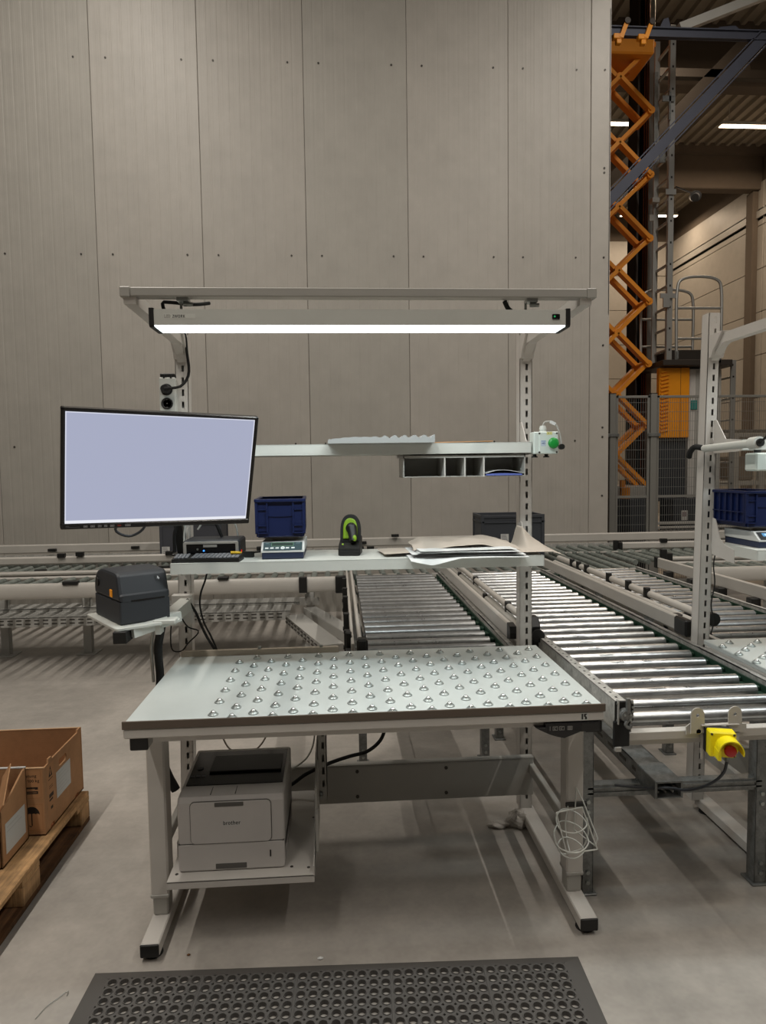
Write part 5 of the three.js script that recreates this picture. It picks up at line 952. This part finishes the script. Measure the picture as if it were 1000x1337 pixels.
{ // ladder, rungs along z
  const t = thing('ladder', 'tall aluminium ladder with square holes rising above the yellow cabinet', 'ladder', [4.43, 2.98, -8.95]);
  const y0 = 3.0, y1 = 7.35;
  part('stile', B(4.41, 4.485, y0, y1, -8.83, -8.80, .003), M.ladder, t);
  part('stile', B(4.41, 4.485, y0, y1, -8.80, -8.775, .003), M.ladder, t);
  part('stile', B(4.37, 4.44, y0, y1, -9.14, -9.115, .003), M.ladder, t);
  for (let y = 3.19; y < y1; y += .28) { part('rung', B(4.405, 4.44, y - .014, y + .014, -9.12, -8.79, .003), M.ladder, t); part('rung_end', B(4.437, 4.459, y - .014, y + .014, -8.776, -8.7735), M.black, t); }
  each('bracket', [B(4.36, 4.50, 5.20, 5.27, -8.76, -8.75), B(4.30, 4.52, 3.86, 3.92, -8.76, -8.74), B(4.34, 4.43, 3.74, 3.86, -8.76, -8.74), B(4.3, 4.36, 4.98, 5.06, -9.1, -9.08), B(4.3, 4.4, 5.2, 5.26, -9.1, -9.0)], M.ladder, t);
  part('rail_clamp', [B(4.39, 4.415, 6.15, 6.5, -8.77, -8.75), B(4.32, 4.37, 6.0, 6.9, -9.05, -9.02), B(4.30, 4.46, 6.38, 6.45, -8.77, -8.75), B(4.33, 4.42, 5.66, 5.9, -8.9, -8.88, .01)], M.galv, t);
}
{ // crane housing with yellow door, platform and hoops
  const t = thing('crane_cabinet', 'tall grey machine cabinet with a louvred yellow-orange door behind the mesh fence', 'cabinet', [4.85, 0, -9.2]);
  part('body', [B(4.81, 5.26, .3, 2.96, -9.7, -8.92, .01)], M.grey, t);
  part('body_panel', [0, 1, 2, 3, 4].map(k => B(4.90 + k * .075, 4.96 + k * .075, 1.2, 2.94, -8.925, -8.912, .003)), M.greyDim, t);
  const d = part('door', B(4.36, 4.785, 2.02, 2.965, -8.95, -8.86, .008), M.orangePaint, t, 'yellow-orange louvred door');
  part('louvre', Array.from({ length: 17 }, (_, k) => bar([4.375, 2.10 + k * .05, -8.852], [4.485, 2.125 + k * .05, -8.852], .022, .02, [0, 1, 0])), M.orangePaint, d);
  part('door_seam', B(4.655, 4.659, 2.02, 2.97, -8.861, -8.857), M.brownSteel, d);
  part('lower_grille', B(4.37, 4.79, 1.15, 2.02, -8.99, -8.95), M.dark, t);
  part('indicator', B(4.83, 4.92, 2.40, 2.53, -8.915, -8.90, .008), M.teal, t, 'small teal panel');
  part('platform', [B(4.34, 5.30, 2.975, 3.05, -9.5, -8.72, .005), B(4.55, 5.06, 3.06, 3.22, -9.5, -8.95, .01), B(5.06, 5.42, 2.99, 3.02, -9.2, -8.9)], M.brownSteel, t);
  part('low_cover', B(4.40, 5.9, .3, 1.20, -8.9, -8.5, .01), M.dark, t, 'dark low cover');
  print('label_print', .085, .13, [4.54, .985, -8.49], 0, canvasMat(96, 144, (c, w, h) => { c.fillStyle = '#c3c0bb'; c.fillRect(0, 0, w, h); c.fillStyle = '#8d7f80'; c.fillRect(14, 20, 66, 70); }), t);
  const r = .02;
  const hoop = (x0, x1, y0, y1, z, bars) => [T([[x0, y0, z], [x0, y1 - .16, z], [x0 + .03, y1 - .05, z], [x0 + .14, y1, z], [x1 - .14, y1, z], [x1 - .03, y1 - .05, z], [x1, y1 - .16, z], [x1, y0, z]], r, 70, 9), ...bars.map(y => C([x0, y, z], [x1, y, z], r * .9, 9))];
  const g = thing('guard_rail', 'nearer steel hoop railing on top of the crane cabinet', 'railing', [4.83, 3.0, -8.7], 'hoop railings'); part('hoop', hoop(4.535, 5.14, 3.0, 4.13, -8.75, [3.73, 3.33]), M.ladder, g);
  const g2 = thing('guard_rail', 'farther steel hoop railing standing behind the ladder foot', 'railing', [4.8, 3.0, -9.1], 'hoop railings'); part('hoop', hoop(4.30, 5.05, 3.0, 4.10, -9.3, [3.70, 3.32]), M.ladder, g2);
  each('post_foot', [B(4.52, 4.55, 3.06, 3.16, -8.77, -8.72), B(5.06, 5.14, 3.0, 3.22, -8.8, -8.72, .004)], M.galv, g);
}
{
  const t = thing('ladder', 'short ladder piece standing right of the crane cabinet', 'ladder', [5.45, 1.2, -9.0]);
  part('stile', B(5.42, 5.49, .3, 3.08, -8.98, -8.95, .003), M.ladder, t); part('stile', B(5.30, 5.36, .3, 3.08, -9.32, -9.29, .003), M.ladder, t);
  for (let y = .5; y < 3.0; y += .28 * 1.05) { part('rung', B(5.44, 5.47, y - .014, y + .014, -9.30, -8.96, .003), M.ladder, t); part('rung_end', B(5.44, 5.463, y - .012, y + .012, -8.95, -8.948), M.black, t); }
}
{ // steel bracing in the plane of the panel wall
  const t = thing('steel_bracing', 'blue-grey steel beam and long diagonal brace beyond the wall end', 'beam', [4.3, 6.7, -8.15]);
  const I = (a, b, h, w) => [bar(a, b, w, h * .7, [0, 0, 1]).translate(0, 0, 0)];
  part('top_beam', [B(3.1, 11.4, 6.755, 6.768, -8.13, -8.07), B(3.1, 11.4, 6.855, 6.868, -8.13, -8.07), B(3.1, 11.4, 6.755, 6.868, -8.105, -8.095)], M.steelBlue, t);
  const dg = [2.31, 3.685], n = [5.24, 6.745];
  part('brace', [bar([2.0, 3.50, -8.09], [5.24, 6.80, -8.09], .012, .12, [-.714, .70, 0]), bar([2.0 - .06, 3.50 + .059, -8.10], [5.24 - .06, 6.80 + .059, -8.10], .06, .014, [-.714, .70, 0]), bar([2.0 + .06, 3.50 - .059, -8.10], [5.24 + .06, 6.80 - .059, -8.10], .06, .014, [-.714, .70, 0])], M.steelBlue, t);
  part('brace', [bar([4.2, 6.90, -8.15], [8.5, 8.6, -8.15], .08, .10, [0, 1, 0])], M.greyDim, t, 'pale roof brace');
  each('gusset', [exZ([[3.94, 6.87], [4.10, 6.87], [4.06, 7.02], [4.0, 7.0]], -8.16, -8.14), exZ([[4.65, 6.87], [5.0, 6.87], [4.9, 6.95], [4.7, 6.93]], -8.16, -8.14)], M.steelBlue, t);
  const f = thing('steel_bracing', 'darker steel brace frame farther back behind the ladder', 'beam', [6.5, 8.0, -12]);
  part('top_beam', [B(2, 11.3, 8.53, 8.68, -12.06, -11.94, .004)], M.brownSteel, f);
  part('brace', [bar([3.6, 5.4, -12], [7.4, 9.2, -12], .12, .17, [-.7, .7, 0])], M.brownSteel, f);
  part('pipe', C([4.6, 8.9, -10.5], [6.2, 9.75, -10.5], .03, 10), M.alu, f);
}
single('spotlight', 'round dark lamp housing hanging below the second concrete beam', 'lamp', [C([9.05, 8.35, -16.6], [9.15, 8.45, -16.85], .13, 20), C([9.0, 8.3, -16.55], [9.05, 8.35, -16.6], .09, 16), C([9.1, 8.45, -16.75], [9.1, 9.04, -17.72], .02, 8)], M.dark, [9.1, 8.4, -16.7]);
single('vent_disc', 'pale round disc on the first concrete beam at the right edge', 'vent', C([7.95, 9.3, -13.0], [7.95, 9.3, -12.95], .16, 24), M.concrete, [7.95, 9.3, -12.97]);
{ // racking at the back right, seen through the mesh
  const t = thing('storage_rack', 'pale frame of a storage rack seen through the mesh at the right edge', 'rack', [8.2, 0, -12.5]);
  for (const x of [6.9, 7.5, 8.0, 8.7, 9.4]) for (const z of [-12.2, -13.0]) part('post', B(x - .05, x + .05, 0, 2.2, z - .05, z + .05, .006), M.greyDim, t);
  for (const y of [.55, 1.25, 2.15]) part('rail', [B(6.9, 9.4, y, y + .08, -12.24, -12.16, .006), B(6.9, 9.4, y, y + .08, -13.04, -12.96, .006)], M.greyDim, t);
  part('mesh_deck', Array.from({ length: 26 }, (_, k) => B(6.9 + k * .1, 6.92 + k * .1, 2.23, 2.3, -13.0, -12.2)), M.fence, t);
  each('box', [B(7.05, 7.4, .64, 1.1, -12.9, -12.3, .01), B(7.6, 7.9, 1.34, 1.8, -12.9, -12.3, .01), B(8.1, 8.6, .64, 1.15, -12.9, -12.3, .01)], M.concrete, t);
  single('warning_light', 'small yellow warning light at the right picture edge', 'light', C([7.42, 2.42, -11], [7.42, 2.55, -11], .05, 12), M.yellow, [7.42, 2.42, -11]);
}
{
  const t = thing('floor_conveyor', 'low pale conveyor frame behind the mesh fence under the yellow cabinet', 'conveyor', [5.0, .8, -8.35]);
  part('rail', [B(4.0, 5.9, .875, .915, -8.42, -8.38, .006), B(4.0, 5.9, .83, .86, -8.36, -8.32, .006)], M.guard, t);
  part('roller', Array.from({ length: 34 }, (_, k) => C([4.05 + k * .055, .79, -8.45], [4.05 + k * .055, .79, -8.25], .02, 8)), M.alu, t);
  part('leg', [4.1, 5.0, 5.8].map(x => B(x - .03, x + .03, 0, .86, -8.42, -8.36)), M.fence, t);
}
renderer.render(scene, camera);
